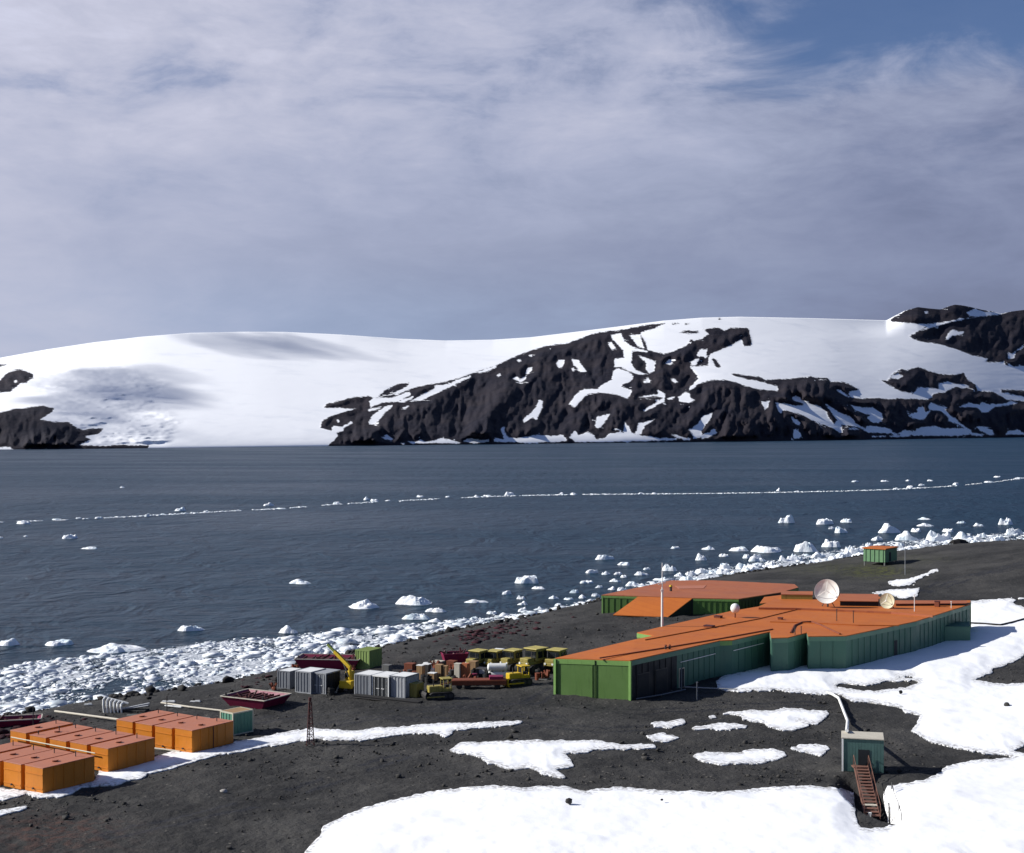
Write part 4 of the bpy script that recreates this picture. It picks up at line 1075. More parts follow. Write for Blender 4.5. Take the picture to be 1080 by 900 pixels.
# ---------------------------------------------------------------- shipping containers and box stores
def container(loc, rz, L, Wd, Hh, side, top, lab, doors=None, frame=None, group='grey shipping containers', name='shipping_container', cat='container'):
    """front (width Wd, doors) faces -y; length L runs back along +y"""
    t_ = thing(name, loc, rz, lab, cat, group)
    m_ = MB()
    m_.corrugated((Wd / 2 - .06, 0.06), (Wd / 2 - .06, L - 0.06), 0.12, Hh - 0.08, 0.05, 0.42)
    m_.corrugated((-Wd / 2 + .06, L - 0.06), (-Wd / 2 + .06, 0.06), 0.12, Hh - 0.08, 0.05, 0.42)
    m_.corrugated((Wd / 2 - .06, L - .06), (-Wd / 2 + .06, L - .06), 0.12, Hh - 0.08, 0.05, 0.42)
    if not doors: m_.corrugated((-Wd / 2 + .06, 0.06), (Wd / 2 - .06, 0.06), 0.12, Hh - 0.08, 0.05, 0.42)
    m_.box((0, L / 2, 0.09), (Wd - 0.1, L - 0.1, 0.12))
    m_.build('wall', side, t_)
    MB().box((0, L / 2, Hh - 0.03), (Wd - 0.05, L - 0.05, 0.06)).build('roof', top, t_)
    fr = MB()
    for sx in (-1, 1):
        for yy in (0.06, L - 0.06):
            fr.box((sx * (Wd / 2 - 0.06), yy, Hh / 2), (0.13, 0.13, Hh + 0.01))
        for zz in (0.08, Hh - 0.06): fr.box((sx * (Wd / 2 - 0.06), L / 2, zz), (0.118, L - 0.26, 0.14))
    for yy in (0.06, L - 0.06):
        for zz in (0.08, Hh - 0.06): fr.box((0, yy, zz), (Wd - 0.26, 0.118, 0.14))
    fr.build('frame', frame or side, t_)
    if doors:
        for sx in (-1, 1):
            d = MB().box((sx * (Wd / 4 - 0.035), 0.06, Hh / 2), (Wd / 2 - 0.1, 0.06, Hh - 0.32)).build('door', doors, t_)
            bar = MB()
            for k in (-0.28, 0.28): bar.tube((sx * (Wd / 4 - 0.035) + k, 0.0, 0.2), (sx * (Wd / 4 - 0.035) + k, 0.0, Hh - 0.2), 0.03, 6)
            bar.box((sx * 0.35, -0.01, Hh * 0.42), (0.4, 0.05, 0.06))
            bar.build('lock_bar', 'white_paint', d)
    return t_
def at_ground(u, v, dz=0.0):
    p = gp(u, v); return (p.x, p.y, p.z + dz)
CRZ = math.atan2(-0.47, 0.88)
container(at_ground(299, 727), CRZ, 2.6, 1.9, 2.2, 'container_grey', 'white_paint', 'small grey container farthest left beside the maroon pontoon')
container(at_ground(319.5, 731.5), CRZ, 3.05, 2.3, 2.62, 'container_grey', 'white_paint', 'plain grey container with a white top left of the yellow crane', frame='container_light')
container(at_ground(335.8, 732.4), CRZ, 3.05, 2.15, 2.55, 'wall_dark', 'container_light', 'grey doored container just left of the yellow crane', doors='container_grey', frame='container_light')  # near-black walls put the shade of its long side into the colour
container(at_ground(382.2, 735), CRZ, 3.05, 2.3, 2.62, 'container_grey', 'white_paint', 'plain grey container right of the yellow crane, first of three', frame='container_light')
container(at_ground(401, 736.3), CRZ, 3.05, 2.35, 2.58, 'wall_dark', 'white_paint', 'dark container with white framed doors, middle of three', doors='wall_dark', frame='white_paint')
container(at_ground(418.8, 736.8), CRZ, 3.05, 2.3, 2.58, 'container_light', 'white_paint', 'pale ribbed container at the right end of three', frame='container_grey')
container(at_ground(382, 706), CRZ, 3.0, 2.25, 2.5, 'green_box', 'olive', 'olive green container by the ice behind the grey ones', group=None)
container(at_ground(238.8, 775), R(-40), 2.7, 2.1, 2.35, 'teal_box', 'tan_wood', 'teal box container with a rusty top behind the back tanks', group=None, frame='cream_paint')
bx = container(at_ground(434.6, 736.2), CRZ, 1.6, 1.25, 1.65, 'olive_yellow', 'olive_yellow', 'small pale yellow box store beside the ribbed container', group=None, name='box_store', cat='box')

# the flatbed sledge under the three containers
m_ = MB()
p = gp(402, 738.5)
sl = thing('cargo_sledge', (p.x, p.y, p.z), CRZ, 'long black sledge under the edge of the three grey containers', 'sledge')
for yy in (-0.35, 0.35): MB().beam((-4.0, yy, 0.15), (5.6, yy, 0.15), 0.16, 0.22).build('runner', 'dark_steel', sl)
MB().box((0.8, 0, 0.30), (9.2, 1.0, 0.08)).build('deck', 'black_rubber', sl)
# ---------------------------------------------------------------- maroon pontoons
def pontoon(loc, rz, L, Wd, Hh, lab, over=0.9):
    t_ = thing('pontoon', loc, rz, lab, 'pontoon', 'maroon pontoons')
    # a flared open hull: bottom smaller than rim
    rim = [(-L / 2, -Wd / 2), (L / 2, -Wd / 2), (L / 2, Wd / 2), (-L / 2, Wd / 2)]
    bot = [(-L / 2 + over, -Wd / 2 + over * .7), (L / 2 - over, -Wd / 2 + over * .7), (L / 2 - over, Wd / 2 - over * .3), (-L / 2 + over, Wd / 2 - over * .3)]
    inn = [(x * 0.95, y * 0.95) for x, y in rim]
    vs = [(x, y, 0) for x, y in bot] + [(x, y, Hh) for x, y in rim] + [(x, y, Hh) for x, y in inn] + [(x * .92, y * .92, Hh - 0.35) for x, y in inn]
    fs = [(3, 2, 1, 0)]
    for j in range(3):
        for k in range(4): fs.append((j * 4 + k, j * 4 + (k + 1) % 4, (j + 1) * 4 + (k + 1) % 4, (j + 1) * 4 + k))
    fs.append((12, 13, 14, 15))
    MB().add(vs, fs).build('hull', 'maroon', t_)
    m_ = MB()
    for k in range(4): m_.beam((*rim[k], Hh + 0.04), (*rim[(k + 1) % 4], Hh + 0.04), 0.12, 0.10)
    m_.build('rub_rail', 'pale_wood' if L > 5.5 else 'maroon', t_)
    for k in range(-3, 4):
        MB().box((k * L / 7.2, 0, Hh - 0.22), (0.14, Wd * 0.84, 0.22)).build('crossbeam', 'dark_red', t_)
    rp = np.random.default_rng(int(L * 10)); gear = MB()
    for k in range(11):
        a_ = Vector((rp.uniform(-L * .38, L * .38), rp.uniform(-Wd * .34, Wd * .36), Hh - 0.25))
        gear.beam(a_, a_ + Vector((rp.uniform(-1.2, 1.2), rp.uniform(-.7, .7), rp.uniform(0.05, 0.75))), rp.uniform(0.10, 0.28))
    gear.box((0, 0, Hh - 0.27), (L * 0.8, Wd * 0.7, 0.07))
    gear.build('deck_gear', 'dark_red', t_)
    for sx in (-1, 1):
        MB().tube((sx * (L / 2 - .5), -Wd / 2 + .35, Hh - .3), (sx * (L / 2 - .5), -Wd / 2 + .35, Hh + 0.45), 0.11, 8).build('bollard', 'dark_steel', t_)
    return t_
p = gp(266, 746)
pontoon((p.x + 0.2, p.y + 1.4, p.z - 0.05), CRZ, 6.3, 5.0, 1.15, 'maroon pontoon barge with open deck on the black beach')
p = gp(346, 708)
pontoon((p.x, p.y + 2.0, p.z), R(-6), 8.6, 4.4, 1.5, 'dark maroon barge behind the grey containers and yellow crane')
p = gp(479, 703)
pontoon((p.x, p.y + 1.0, p.z), R(14), 3.4, 2.2, 1.6, 'short crimson barge left of the yellow snow tractors', 0.5)
p = gp(16, 768)
pontoon((p.x - 3, p.y + 1.0, p.z), R(16), 10.5, 2.6, 0.7, 'long low maroon barge at the left edge behind the tanks', 0.5)
p = gp(344.5, 703)
t_ = thing('white_buoy', (p.x, p.y + 1.6, p.z + 0.75), 0, 'round white buoy lying on the dark maroon barge', 'buoy')
MB().ball((0, 0, 0.62), (0.62, 0.62, 0.62), 18, 10).build('float', 'white_paint', t_, smooth=True)
MB().tube((0, -0.60, 0.62), (0, -0.68, 0.62), 0.22, 10).build('eye', 'dark_steel', t_)

# ---------------------------------------------------------------- yellow mobile crane
p = gp(366, 731)
cr_ = thing('mobile_crane', (p.x, p.y, p.z), R(-20), 'yellow mobile crane with its folded boom raised to the left', 'crane')
m_ = MB().box((0, 1.2, 0.85), (1.7, 3.4, 0.5), bev=0.05).box((0, 0.2, 1.25), (1.6, 1.4, 0.5), bev=0.06)
m_.build('chassis', 'yellow', cr_)
cb2 = MB().box((-0.35, 1.5, 1.75), (0.9, 1.2, 1.3), bev=0.08, taper=(0.85, 0.85)).build('cab', 'yellow', cr_)
MB().box((-0.35, 0.92, 1.95), (0.72, 0.06, 0.6)).box((-0.80, 1.5, 1.95), (0.06, 0.8, 0.6)).build('window', 'glass_dark', cb2)
for sx in (-1, 1):
    for yy in (0.2, 2.3):
        w_ = MB().tube((sx * 0.72, yy, 0.42), (sx * 1.0, yy, 0.42), 0.44, 16).build('wheel', 'black_rubber', cr_)
        MB().tube((sx * 0.80, yy, 0.42), (sx * 1.02, yy, 0.42), 0.2, 10).build('rim', 'yellow', w_)
MB().tube((0.15, 0.5, 1.4), (0.15, 0.5, 3.1), 0.22, 12, 0.18).build('turret', 'yellow', cr_)
bo = MB().beam((0.15, 0.5, 3.0), (-2.05, 0.75, 4.75), 0.34, 0.40).build('boom', 'yellow', cr_)
MB().beam((-1.3, 0.66, 4.15), (-3.05, 0.85, 5.55), 0.24, 0.28).build('jib', 'olive', bo)
MB().beam((0.05, 0.3, 1.9), (-0.9, 0.62, 3.75), 0.13).build('ram', 'dark_steel', cr_)
MB().beam((-1.0, 0.0, 0.9), (-1.35, -0.35, 0.02), 0.12).box((-1.37, -0.37, 0.04), (0.4, 0.4, 0.08)).build('outrigger', 'pale_wood', cr_)

# ---------------------------------------------------------------- tracked vehicles
def tracks(t_, L, gauge, tw, h, mat='black_rubber'):
    for sx in (-1, 1):
        prof = []
        for k in range(9): a = R(90 + 180 * k / 8); prof.append((-L / 2 + h / 2 + h / 2 * math.cos(a), h / 2 + h / 2 * math.sin(a)))
        for k in range(9): a = R(-90 + 180 * k / 8); prof.append((L / 2 - h / 2 + h / 2 * math.cos(a), h / 2 + h / 2 * math.sin(a)))
        x0 = sx * gauge / 2
        tr = MB().extr(prof, 'x', x0 - tw / 2, x0 + tw / 2)
        n = 18
        for k in range(n):
            yy = -L / 2 + h / 2 + (L - h) * k / (n - 1)
            for zz in (0.02, h - 0.0): tr.box((x0, yy, zz), (tw + 0.05, 0.07, 0.06))
        o = tr.build('track', mat, t_)
        wh = MB()
        for k in range(4):
            yy = -L / 2 + h / 2 + (L - h) * k / 3
            wh.tube((x0 - tw / 2 - 0.03, yy, h / 2), (x0 + tw / 2 + 0.03, yy, h / 2), h * 0.33, 10)
        wh.build('road_wheel', 'dark_steel', o)

def snow_tractor(loc, rz, lab, mat='olive_yellow', scale=1.0):
    t_ = thing('snow_tractor', loc, rz, lab, 'vehicle', 'yellow snow tractors parked in a row')
    tracks(t_, 3.5, 1.75, 0.55, 0.95)
    MB().box((0, 0.1, 1.02), (1.5, 3.3, 0.42), bev=0.06).build('body', mat, t_)
    c = MB().box((0, 0.55, 1.85), (1.8, 1.9, 1.3), bev=0.10, taper=(0.92, 0.9)).build('cab', mat, t_)
    g_ = MB().box((0, -0.37, 1.95), (1.48, 0.10, 0.78)).box((0, 1.47, 1.95), (1.3, 0.10, 0.7))
    for sx in (-1, 1): g_.box((sx * 0.875, 0.25, 1.95), (0.08, 0.72, 0.72)).box((sx * 0.875, 1.05, 1.95), (0.08, 0.55, 0.72))
    g_.build('window', 'glass_dark', c)
    MB().box((0, 0.55, 2.55), (1.95, 2.1, 0.14), bev=0.05).build('roof', 'faded_yellow', c)
    for sx in (-1, 1): MB().tube((sx * 0.5, -1.55, 1.1), (sx * 0.5, -1.62, 1.1), 0.13, 10).build('headlight', 'white_paint', t_)
    MB().box((0, -0.95, 1.42), (1.25, 1.1, 0.45), bev=0.08).build('bonnet', mat, t_)
    MB().tube((0.55, -0.8, 1.6), (0.55, -0.8, 2.35), 0.06, 6).build('exhaust', 'dark_steel', t_)
    if scale != 1.0: t_.scale = (scale,) * 3
    return t_
tr_labels = ['yellow snow tractor at the left end of the back row', 'yellow snow tractor second from left, beside a white tarpaulin', 'yellow snow tractor in the middle of the back row', 'tall yellow snow tractor fourth in the back row', 'yellow snow tractor at the right end, half hidden by the station']
sp = [(502, 707.5, -35, 0.98), (520, 706.5, -28, 0.92), (539, 707, -38, 0.98), (562, 709.5, -42, 1.18), (585.5, 709, -30, 1.08)]
tr0 = None
for (u, v, a, s_), lab in zip(sp, tr_labels):
    p = gp(u, v)
    if tr0 is None: tr0 = snow_tractor((p.x, p.y + 0.5, p.z), R(a), lab, scale=s_)
    else: copy_thing(tr0, (p.x, p.y + 0.5, p.z), R(a), lab, scale=(s_,) * 3)
p = gp(526, 703)
t_ = thing('tarpaulin_load', (p.x, p.y + 0.6, p.z), R(-20), 'white tarpaulin over a load between two snow tractors', 'load')
MB().box((0, 0, 1.0), (1.6, 1.4, 2.0), bev=0.06, taper=(0.9, 0.9)).build('crate', 'dark_steel', t_)
MB().box((0, 0, 2.10), (1.75, 1.5, 0.28), bev=0.10, taper=(0.75, 0.75)).build('cover', 'white_paint', t_)

def bulldozer(loc, rz, lab, mat, blade='yellow'):
    t_ = thing('bulldozer', loc, rz, lab, 'bulldozer')
    tracks(t_, 3.0, 1.7, 0.45, 0.85)
    MB().box((0, -0.55, 1.15), (1.0, 1.7, 0.75), bev=0.06).build('bonnet', mat, t_)
    c = MB()
    for sx in (-1, 1):
        for yy in (0.35, 1.25): c.beam((sx * 0.6, yy, 1.0), (sx * 0.55, yy, 2.25), 0.09)
    c.box((0, 0.8, 1.05), (1.3, 1.2, 0.4), bev=0.04)
    c.build('cab', mat, t_)
    MB().box((0, 0.8, 2.30), (1.4, 1.3, 0.12), bev=0.04).build('canopy', mat, t_)
    MB().box((0, 0.85, 1.42), (0.6, 0.5, 0.35), bev=0.05).build('seat', 'black_rubber', t_)
    prof = [(-1.85, 0.05), (-2.05, 0.35), (-2.08, 0.65), (-1.95, 0.95), (-1.88, 0.95), (-1.98, 0.65), (-1.95, 0.38), (-1.76, 0.08)]
    MB().extr(prof, 'x', -1.3, 1.3).build('blade', blade, t_)
    for sx in (-1, 1): MB().beam((sx * 1.08, 0.3, 0.4), (sx * 1.08, -1.85, 0.4), 0.14).build('push_arm', mat, t_)
    MB().tube((0.25, -0.8, 1.5), (0.25, -0.8, 2.2), 0.07, 8).build('exhaust', 'dark_steel', t_)
    return t_
p = gp(546, 724); bulldozer((p.x, p.y + 1.0, p.z), R(-62), 'small yellow bulldozer with its blade out, left of the station', 'yellow')
p = gp(463, 738.5); bulldozer((p.x, p.y + 1.0, p.z), R(-70), 'rusty tan bulldozer beside the small pale yellow box', 'olive_yellow', 'dark_steel')

# rusty trailer between the bulldozers
p = gp(505, 726.5)
tl = thing('flat_trailer', (p.x, p.y + 0.6, p.z), R(3), 'long rusty red flat trailer between the two bulldozers', 'trailer')
MB().box((0, 0, 0.95), (6.6, 1.7, 0.22), bev=0.02).build('bed', 'rust', tl)
MB().box((0, -0.86, 0.72), (6.6, 0.10, 0.5)).box((0, 0.86, 0.72), (6.6, 0.10, 0.5)).build('side_rail', 'rust', tl)
for x_ in (-2.4, -1.4, 2.2):
    for sx in (-1, 1):
        MB().tube((x_, sx * 0.62, 0.38), (x_, sx * 0.90, 0.38), 0.38, 14).build('wheel', 'black_rubber', tl)
MB().box((2.1, 0, 1.25), (1.7, 1.3, 0.40), bev=0.04).build('load', 'maroon', tl)
MB().beam((-3.3, 0, 0.7), (-4.8, 0, 0.35), 0.14).build('drawbar', 'rust', tl)

# two white fuel bladders / cylinders stacked on a cradle
for k, (zz, lab) in enumerate(((0.55, 'lower white cylinder of the stacked pair by the bulldozer'), (1.55, 'upper white cylinder of the stacked pair by the bulldozer'))):
    p = gp(524.5, 718)
    t_ = thing('white_cylinder', (p.x, p.y + 0.8, p.z), R(2), lab, 'cylinder', 'stacked white cylinders')
    MB().tube((-1.05, 0, zz), (1.05, 0, zz), 0.48, 18).build('shell', 'white_paint', t_)
    for sx in (-1, 1): MB().ball((sx * 1.05, 0, zz), (0.22, 0.48, 0.48), 16, 8).build('end_cap', 'white_paint', t_)
    m_ = MB()
    for x_ in (-0.7, 0.7): m_.box((x_, 0, zz - 0.46), (0.16, 0.8, 0.14))
    m_.build('cradle', 'grey_wood', t_)
# dark compressor
p = gp(509, 717)
t_ = thing('compressor', (p.x, p.y + 0.6, p.z), R(-20), 'dark grey wheeled compressor left of the white cylinders', 'compressor')
MB().box((0, 0, 0.95), (1.5, 1.1, 0.95), bev=0.10).build('housing', 'dark_steel', t_)
MB().box((0.1, -0.56, 1.0), (0.7, 0.05, 0.5)).build('grille', 'container_light', t_)
for sx in (-1, 1): MB().tube((0, sx * 0.5, 0.34), (0, sx * 0.68, 0.34), 0.34, 14).build('wheel', 'black_rubber', t_)
MB().beam((-0.7, 0, 0.6), (-1.6, 0, 0.3), 0.10).build('drawbar', 'dark_steel', t_)
# tall brown crates
for (u, v, w_, h_, m2, lab) in [(443.5, 717.5, 0.8, 1.75, 'tan_wood', 'tall brown crate at the left, next to a white covered one'), (463.3, 716.5, 0.85, 1.7, 'tan_wood', 'tall brown crate, left one of the close pair'), (469.8, 716.5, 0.55, 1.55, 'tan_wood', 'narrow brown crate, right one of the close pair'), (483, 717.5, 0.75, 1.95, 'pale_wood', 'pale weathered tall crate beside the orange brown one'), (490.5, 717.5, 0.95, 1.95, 'roof_red', 'orange brown tall crate left of the compressor'), (450, 714, 0.9, 1.5, 'dark_steel', 'dark crate with a white cover among the brown crates'), (408, 716, 1.0, 1.6, 'grey_wood', 'weathered grey crate behind the three grey containers'), (456, 719, 0.9, 0.95, 'tan_wood', 'low brown crate in front of the dark crate with the white cover'), (476.5, 708, 1.1, 1.2, 'rust', 'rusty crate behind the gap between the brown crates'), (499.5, 711, 1.0, 1.5, 'tan_wood', 'brown crate in front of the leftmost snow tractor'), (432.5, 710, 1.2, 1.1, 'rust', 'rusty low crate beyond the ribbed container'), (462, 706.5, 1.3, 1.0, 'pale_wood', 'pale low crate beyond the close pair of brown crates'), (551, 713.5, 1.0, 1.3, 'dark_steel', 'dark crate between the bulldozer and the tall snow tractor')]:
    p = gp(u, v)
    t_ = thing('tall_crate', (p.x, p.y + 0.3, p.z), R(-25), lab, 'crate', 'tall crates in the vehicle yard')
    b2 = MB().box((0, 0, h_ / 2 + 0.06), (w_, w_ * 0.9, h_))
    for k in range(4): b2.box((-w_ / 2 + w_ * (k + 0.5) / 4, -w_ * 0.45 - 0.012, h_ / 2 + 0.06), (w_ / 4 - 0.03, 0.03, h_ - 0.04))
    b2.build('panel', m2, t_)
    MB().box((0, 0, h_ + 0.09), (w_ + 0.08, w_ * 0.9 + 0.08, 0.07)).build('lid', 'white_paint' if 'white cover' in lab else m2, t_)
    MB().box((0, -w_ * 0.3, 0.03), (w_, 0.1, 0.1)).box((0, w_ * 0.3, 0.03), (w_, 0.1, 0.1)).build('skid', 'grey_wood', t_)
# snow scooter / oil drums in front of the crates
random.seed(4)
for i, (u, v, m2, lab) in enumerate([(455.5, 713.5, 'white_paint', 'white drum in front of the dark crate'), (476.5, 714.5, 'dark_steel', 'dark drum between the brown crates'), (456.0, 705.5, 'container_grey', 'grey drum lying beyond the brown crates'), (449.0, 706.5, 'white_paint', 'white drum beyond the brown crates'), (432.0, 714.5, 'dark_steel', 'dark drum behind the pale ribbed container'), (437, 716, 'rust', 'rusty drum left of the tall brown crates'), (500.5, 718.5, 'maroon', 'crimson drum right of the orange brown crate'), (532, 712, 'faded_yellow', 'yellowish drum behind the white cylinders'), (567, 718, 'rust', 'rusty drum alone between bulldozer and green end wall'), (488, 708, 'white_paint', 'white drum behind the orange brown crate'), (308, 716, 'faded_yellow', 'yellowish drum behind the small grey container')]):
    p = gp(u, v)
    t_ = thing('oil_drum', (p.x, p.y + 0.2, p.z), 0, lab, 'drum', 'drums in the vehicle yard')
    MB().tube((0, 0, 0), (0, 0, 0.9), 0.32, 14).build('shell', m2, t_)
    MB().tube((0, 0, 0.28), (0, 0, 0.32), 0.335, 14).tube((0, 0, 0.58), (0, 0, 0.62), 0.335, 14).tube((0, 0, 0.88), (0, 0, 0.92), 0.335, 14).build('hoop', m2, t_)

# tyres, pallets and dark machine parts lying about the yard
rr = np.random.default_rng(77)
ty0 = None
for i, (u, v) in enumerate([(447, 720), (452, 721), (474, 719.5), (479, 721), (497, 718.5), (436, 709), (470, 706), (455, 702.5), (514, 719), (500, 712.5), (556, 716), (568, 713.5), (292, 722), (303, 713), (349, 733)]):
    q = gp(u, v)
    if ty0 is None:
        ty0 = thing('old_tyre', q, 0, 'worn black tyre stack among the machines of the vehicle yard', 'tyres', 'tyre stacks in the yard')
        for k in range(3): MB().tube((0, 0, 0.30 * k), (0.04 * k, 0, 0.30 * k + 0.27), 0.48, 14).tube((0, 0, 0.30 * k + 0.27), (0.04 * k, 0, 0.30 * k + 0.28), 0.26, 10).build('tyre', 'black_rubber', ty0)
    else: copy_thing(ty0, q, R(rr.uniform(0, 180)), scale=(rr.uniform(0.8, 1.15),) * 3)
pl0 = None
for i, (u, v, lab) in enumerate([(428, 717, 'low pallet of rusty scrap behind the ribbed container'), (459, 707.5, 'low pallet of rusty scrap beyond the brown crates'), (476, 710, 'low pallet of rusty scrap between crates and crimson barge'), (497, 722.5, 'low pallet of rusty scrap in front of the compressor'), (289, 729, 'low pallet of rusty scrap at the left end of the containers'), (312, 709, 'low pallet of rusty scrap near the dark maroon barge'), (371, 712, 'low pallet of rusty scrap in front of the olive container'), (575, 717, 'low pallet of rusty scrap left of the green end wall')]):
    q = gp(u, v)
    if pl0 is None:
        pl0 = thing('scrap_pallet', q, R(10), lab, 'pallet', 'pallets of scrap')
        MB().box((0, 0, 0.12), (1.5, 1.1, 0.12)).build('pallet', 'grey_wood', pl0)
        m_ = MB()
        for k in range(7): m_.beam((rr.uniform(-.6, .6), rr.uniform(-.4, .4), 0.2), (rr.uniform(-.9, .9), rr.uniform(-.5, .5), rr.uniform(0.4, 1.2)), rr.uniform(0.12, 0.3))
        m_.build('scrap', 'rust', pl0)
    else: copy_thing(pl0, q, R(rr.uniform(0, 360)), label=lab, scale=(rr.uniform(0.8, 1.2),) * 3)

# ---------------------------------------------------------------- red lattice tower
p = gp(327, 786)
lt = thing('lattice_tower', p, R(20), 'slim dark red lattice tower at the edge of the snow strip', 'tower')
hh = 4.3
foot = [(0.46 * math.cos(R(a)), 0.46 * math.sin(R(a))) for a in (90, 210, 330)]
for fx, fy in foot: MB().beam((fx, fy, -0.3), (fx * 0.3, fy * 0.3, hh), 0.075).build('leg', 'dark_red', lt)
m_ = MB()
for k in range(8):
    z0, z1 = hh * k / 8, hh * (k + 1) / 8
    for j in range(3):
        s0, s1 = 1 - 0.7 * z0 / hh, 1 - 0.7 * z1 / hh
        a, b_ = foot[j], foot[(j + 1) % 3]
        m_.beam((a[0] * s0, a[1] * s0, z0), (b_[0] * s1, b_[1] * s1, z1), 0.04)
        m_.beam((a[0] * s1, a[1] * s1, z1), (b_[0] * s1, b_[1] * s1, z1), 0.04)
m_.build('bracing', 'dark_red', lt)
MB().box((0, 0, hh + 0.25), (0.26, 0.26, 0.4), bev=0.03).build('head', 'dark_red', lt)

# ---------------------------------------------------------------- bleached boat wreck on the beach
p = gp(125, 752)
bw = thing('boat_wreck', (p.x, p.y + 0.6, p.z), R(-8), 'bleached broken boat with white ribs on the black beach', 'wreck')
for k in range(6):
    x_ = -1.6 + 0.42 * k
    MB().path([(x_, -0.7, 0.0), (x_ - 0.05, -0.8, 0.75), (x_ - 0.15, -0.55, 1.45 - 0.10 * k), (x_ - 0.2, 0.1, 1.62 - 0.12 * k)], 0.11, 6).build('rib', 'white_paint', bw)
MB().beam((-2.0, 0.15, 1.60), (0.9, 0.2, 0.95), 0.26, 0.16).build('gunwale', 'white_paint', bw)
MB().beam((-0.2, -0.5, 0.30), (3.3, 0.5, 0.95), 0.5, 0.12).beam((0.2, 0.3, 0.2), (3.0, 0.9, 0.6), 0.5, 0.10).build('hull_plank', 'container_light', bw)
MB().box((1.4, 0.1, 0.15), (3.6, 1.4, 0.3), bev=0.05).build('bottom_board', 'boulder_dark', bw)
for (u, v, l_, a, lab) in [(178, 741.5, 1.6, -12, 'short white plank on the beach right of the wreck'), (183, 746.5, 2.4, -25, 'long white plank on the beach behind the back tanks'), (206, 741.5, 1.2, -5, 'small pale plank on the beach left of the maroon pontoon'), (93, 744.5, 0.9, 5, 'small white plank among dark boulders left of the wreck')]:
    p = gp(u, v)
    m_ = MB().box((0, 0, 0.16), (l_, 0.32, 0.12), bev=0.02).box((l_ * 0.2, 0.06, 0.26), (l_ * 0.45, 0.26, 0.07), R(12))
    tag(m_.build('plank', 'white_paint', loc=p, rz=R(a)), lab, 'plank')

# ---------------------------------------------------------------- the hut with its stairs in the foreground
p = gp(890.5, 817.5)
HW, HD, HH = 3.62, 2.6, 3.0
hut = thing('hut', (p.x + HW / 2, p.y + 0.4, 4.62), R(-13), 'small dark teal hut with a white roof above wooden stairs', 'hut')
m_ = MB().box((0, HD / 2, HH / 2), (HW, HD, HH))
for k in range(13): m_.box((-HW / 2 + HW * (k + 0.5) / 13, -0.018, HH / 2), (HW / 13 - 0.03, 0.04, HH - 0.06))
m_.build('wall', 'hut_teal', hut)
MB().box((-0.05, HD / 2, HH + 0.06), (HW + 0.14, HD + 0.3, 0.12), bev=0.02).build('roof', 'pale_wood', hut)
MB().box((-HW / 2 - 0.03, HD / 2, HH / 2), (0.06, HD + 0.06, HH - 0.02)).build('side_cladding', 'white_paint', hut)
MB().box((-HW / 2 - 0.02, -0.05, HH / 2), (0.16, 0.12, HH - 0.01)).build('corner_board', 'white_paint', hut)
dr = MB().box((0.05, -0.055, 1.05), (1.0, 0.05, 2.0)).build('door', 'wall_dark', hut)
MB().box((0.42, -0.10, 1.0), (0.06, 0.06, 0.16)).build('handle', 'dark_steel', dr)
for sx in (-1, 1):
    for yy in (0.2, HD - 0.2): MB().box((sx * (HW / 2 - 0.2), yy, -0.6), (0.22, 0.22, 1.2)).build('leg', 'grey_wood', hut)
MB().box((0, HD / 2, -0.10), (HW - 0.1, HD - 0.1, 0.2)).build('floor', 'grey_wood', hut)
# stairs: from the hut's door down into the hollow
top = Vector((p.x + HW / 2 - 0.25, p.y + 0.2, 5.25))
bot = Vector((0, 0, 0)); yb = 120.2; bot = Vector(((920.5 - 540) / F * yb, yb, CAM_Z - (862.5 - 450) / F * yb))
sr = thing('stairs', (bot.x, bot.y, bot.z), 0, 'reddish brown wooden stairs leading down from the teal hut', 'stairs')
dv = top - bot; side = Vector((dv.y, -dv.x, 0)).normalized()
for s_ in (-1, 1): MB().beam(side * 0.62 * s_, dv + side * 0.62 * s_, 0.09, 0.26).build('stringer', 'stair_brown', sr)
for k in range(16):
    c = dv * ((k + 0.5) / 16)
    MB().box((c.x, c.y, c.z + 0.06), (1.18, 0.48, 0.06), math.atan2(side.y, side.x)).build('tread', 'pale_wood' if k == 3 else 'stair_brown', sr)
MB().box((dv.x, dv.y - 0.1, dv.z - 0.05), (1.6, 0.9, 0.10)).build('landing', 'stair_brown', sr)
for s_ in (-1, 1):
    m_ = MB()
    for f_ in (0.02, 0.35, 0.68, 1.0): q = dv * f_ + side * 0.66 * s_; m_.beam(q, q + Vector((0, 0, 0.95)), 0.06)
    m_.beam(dv * 0.02 + side * 0.66 * s_ + Vector((0, 0, 0.95)), dv + side * 0.66 * s_ + Vector((0, 0, 0.95)), 0.05)
    m_.build('handrail', 'stair_brown', sr)
q = side * 0.5
p2 = Vector(((917.5 - 540) / F * 118.6, 118.6, 0)); zt = CAM_Z - (858 - 450) / F * 118.6
tag(MB().tube((0, 0, -0.4), (0, 0, zt - lz(p2.x, p2.y)), 0.09, 8).box((0, 0, zt - lz(p2.x, p2.y)), (0.26, 0.2, 0.14)).build('post', 'white_paint', loc=(p2.x, p2.y, lz(p2.x, p2.y))), 'short white post at the foot of the wooden stairs', 'post')
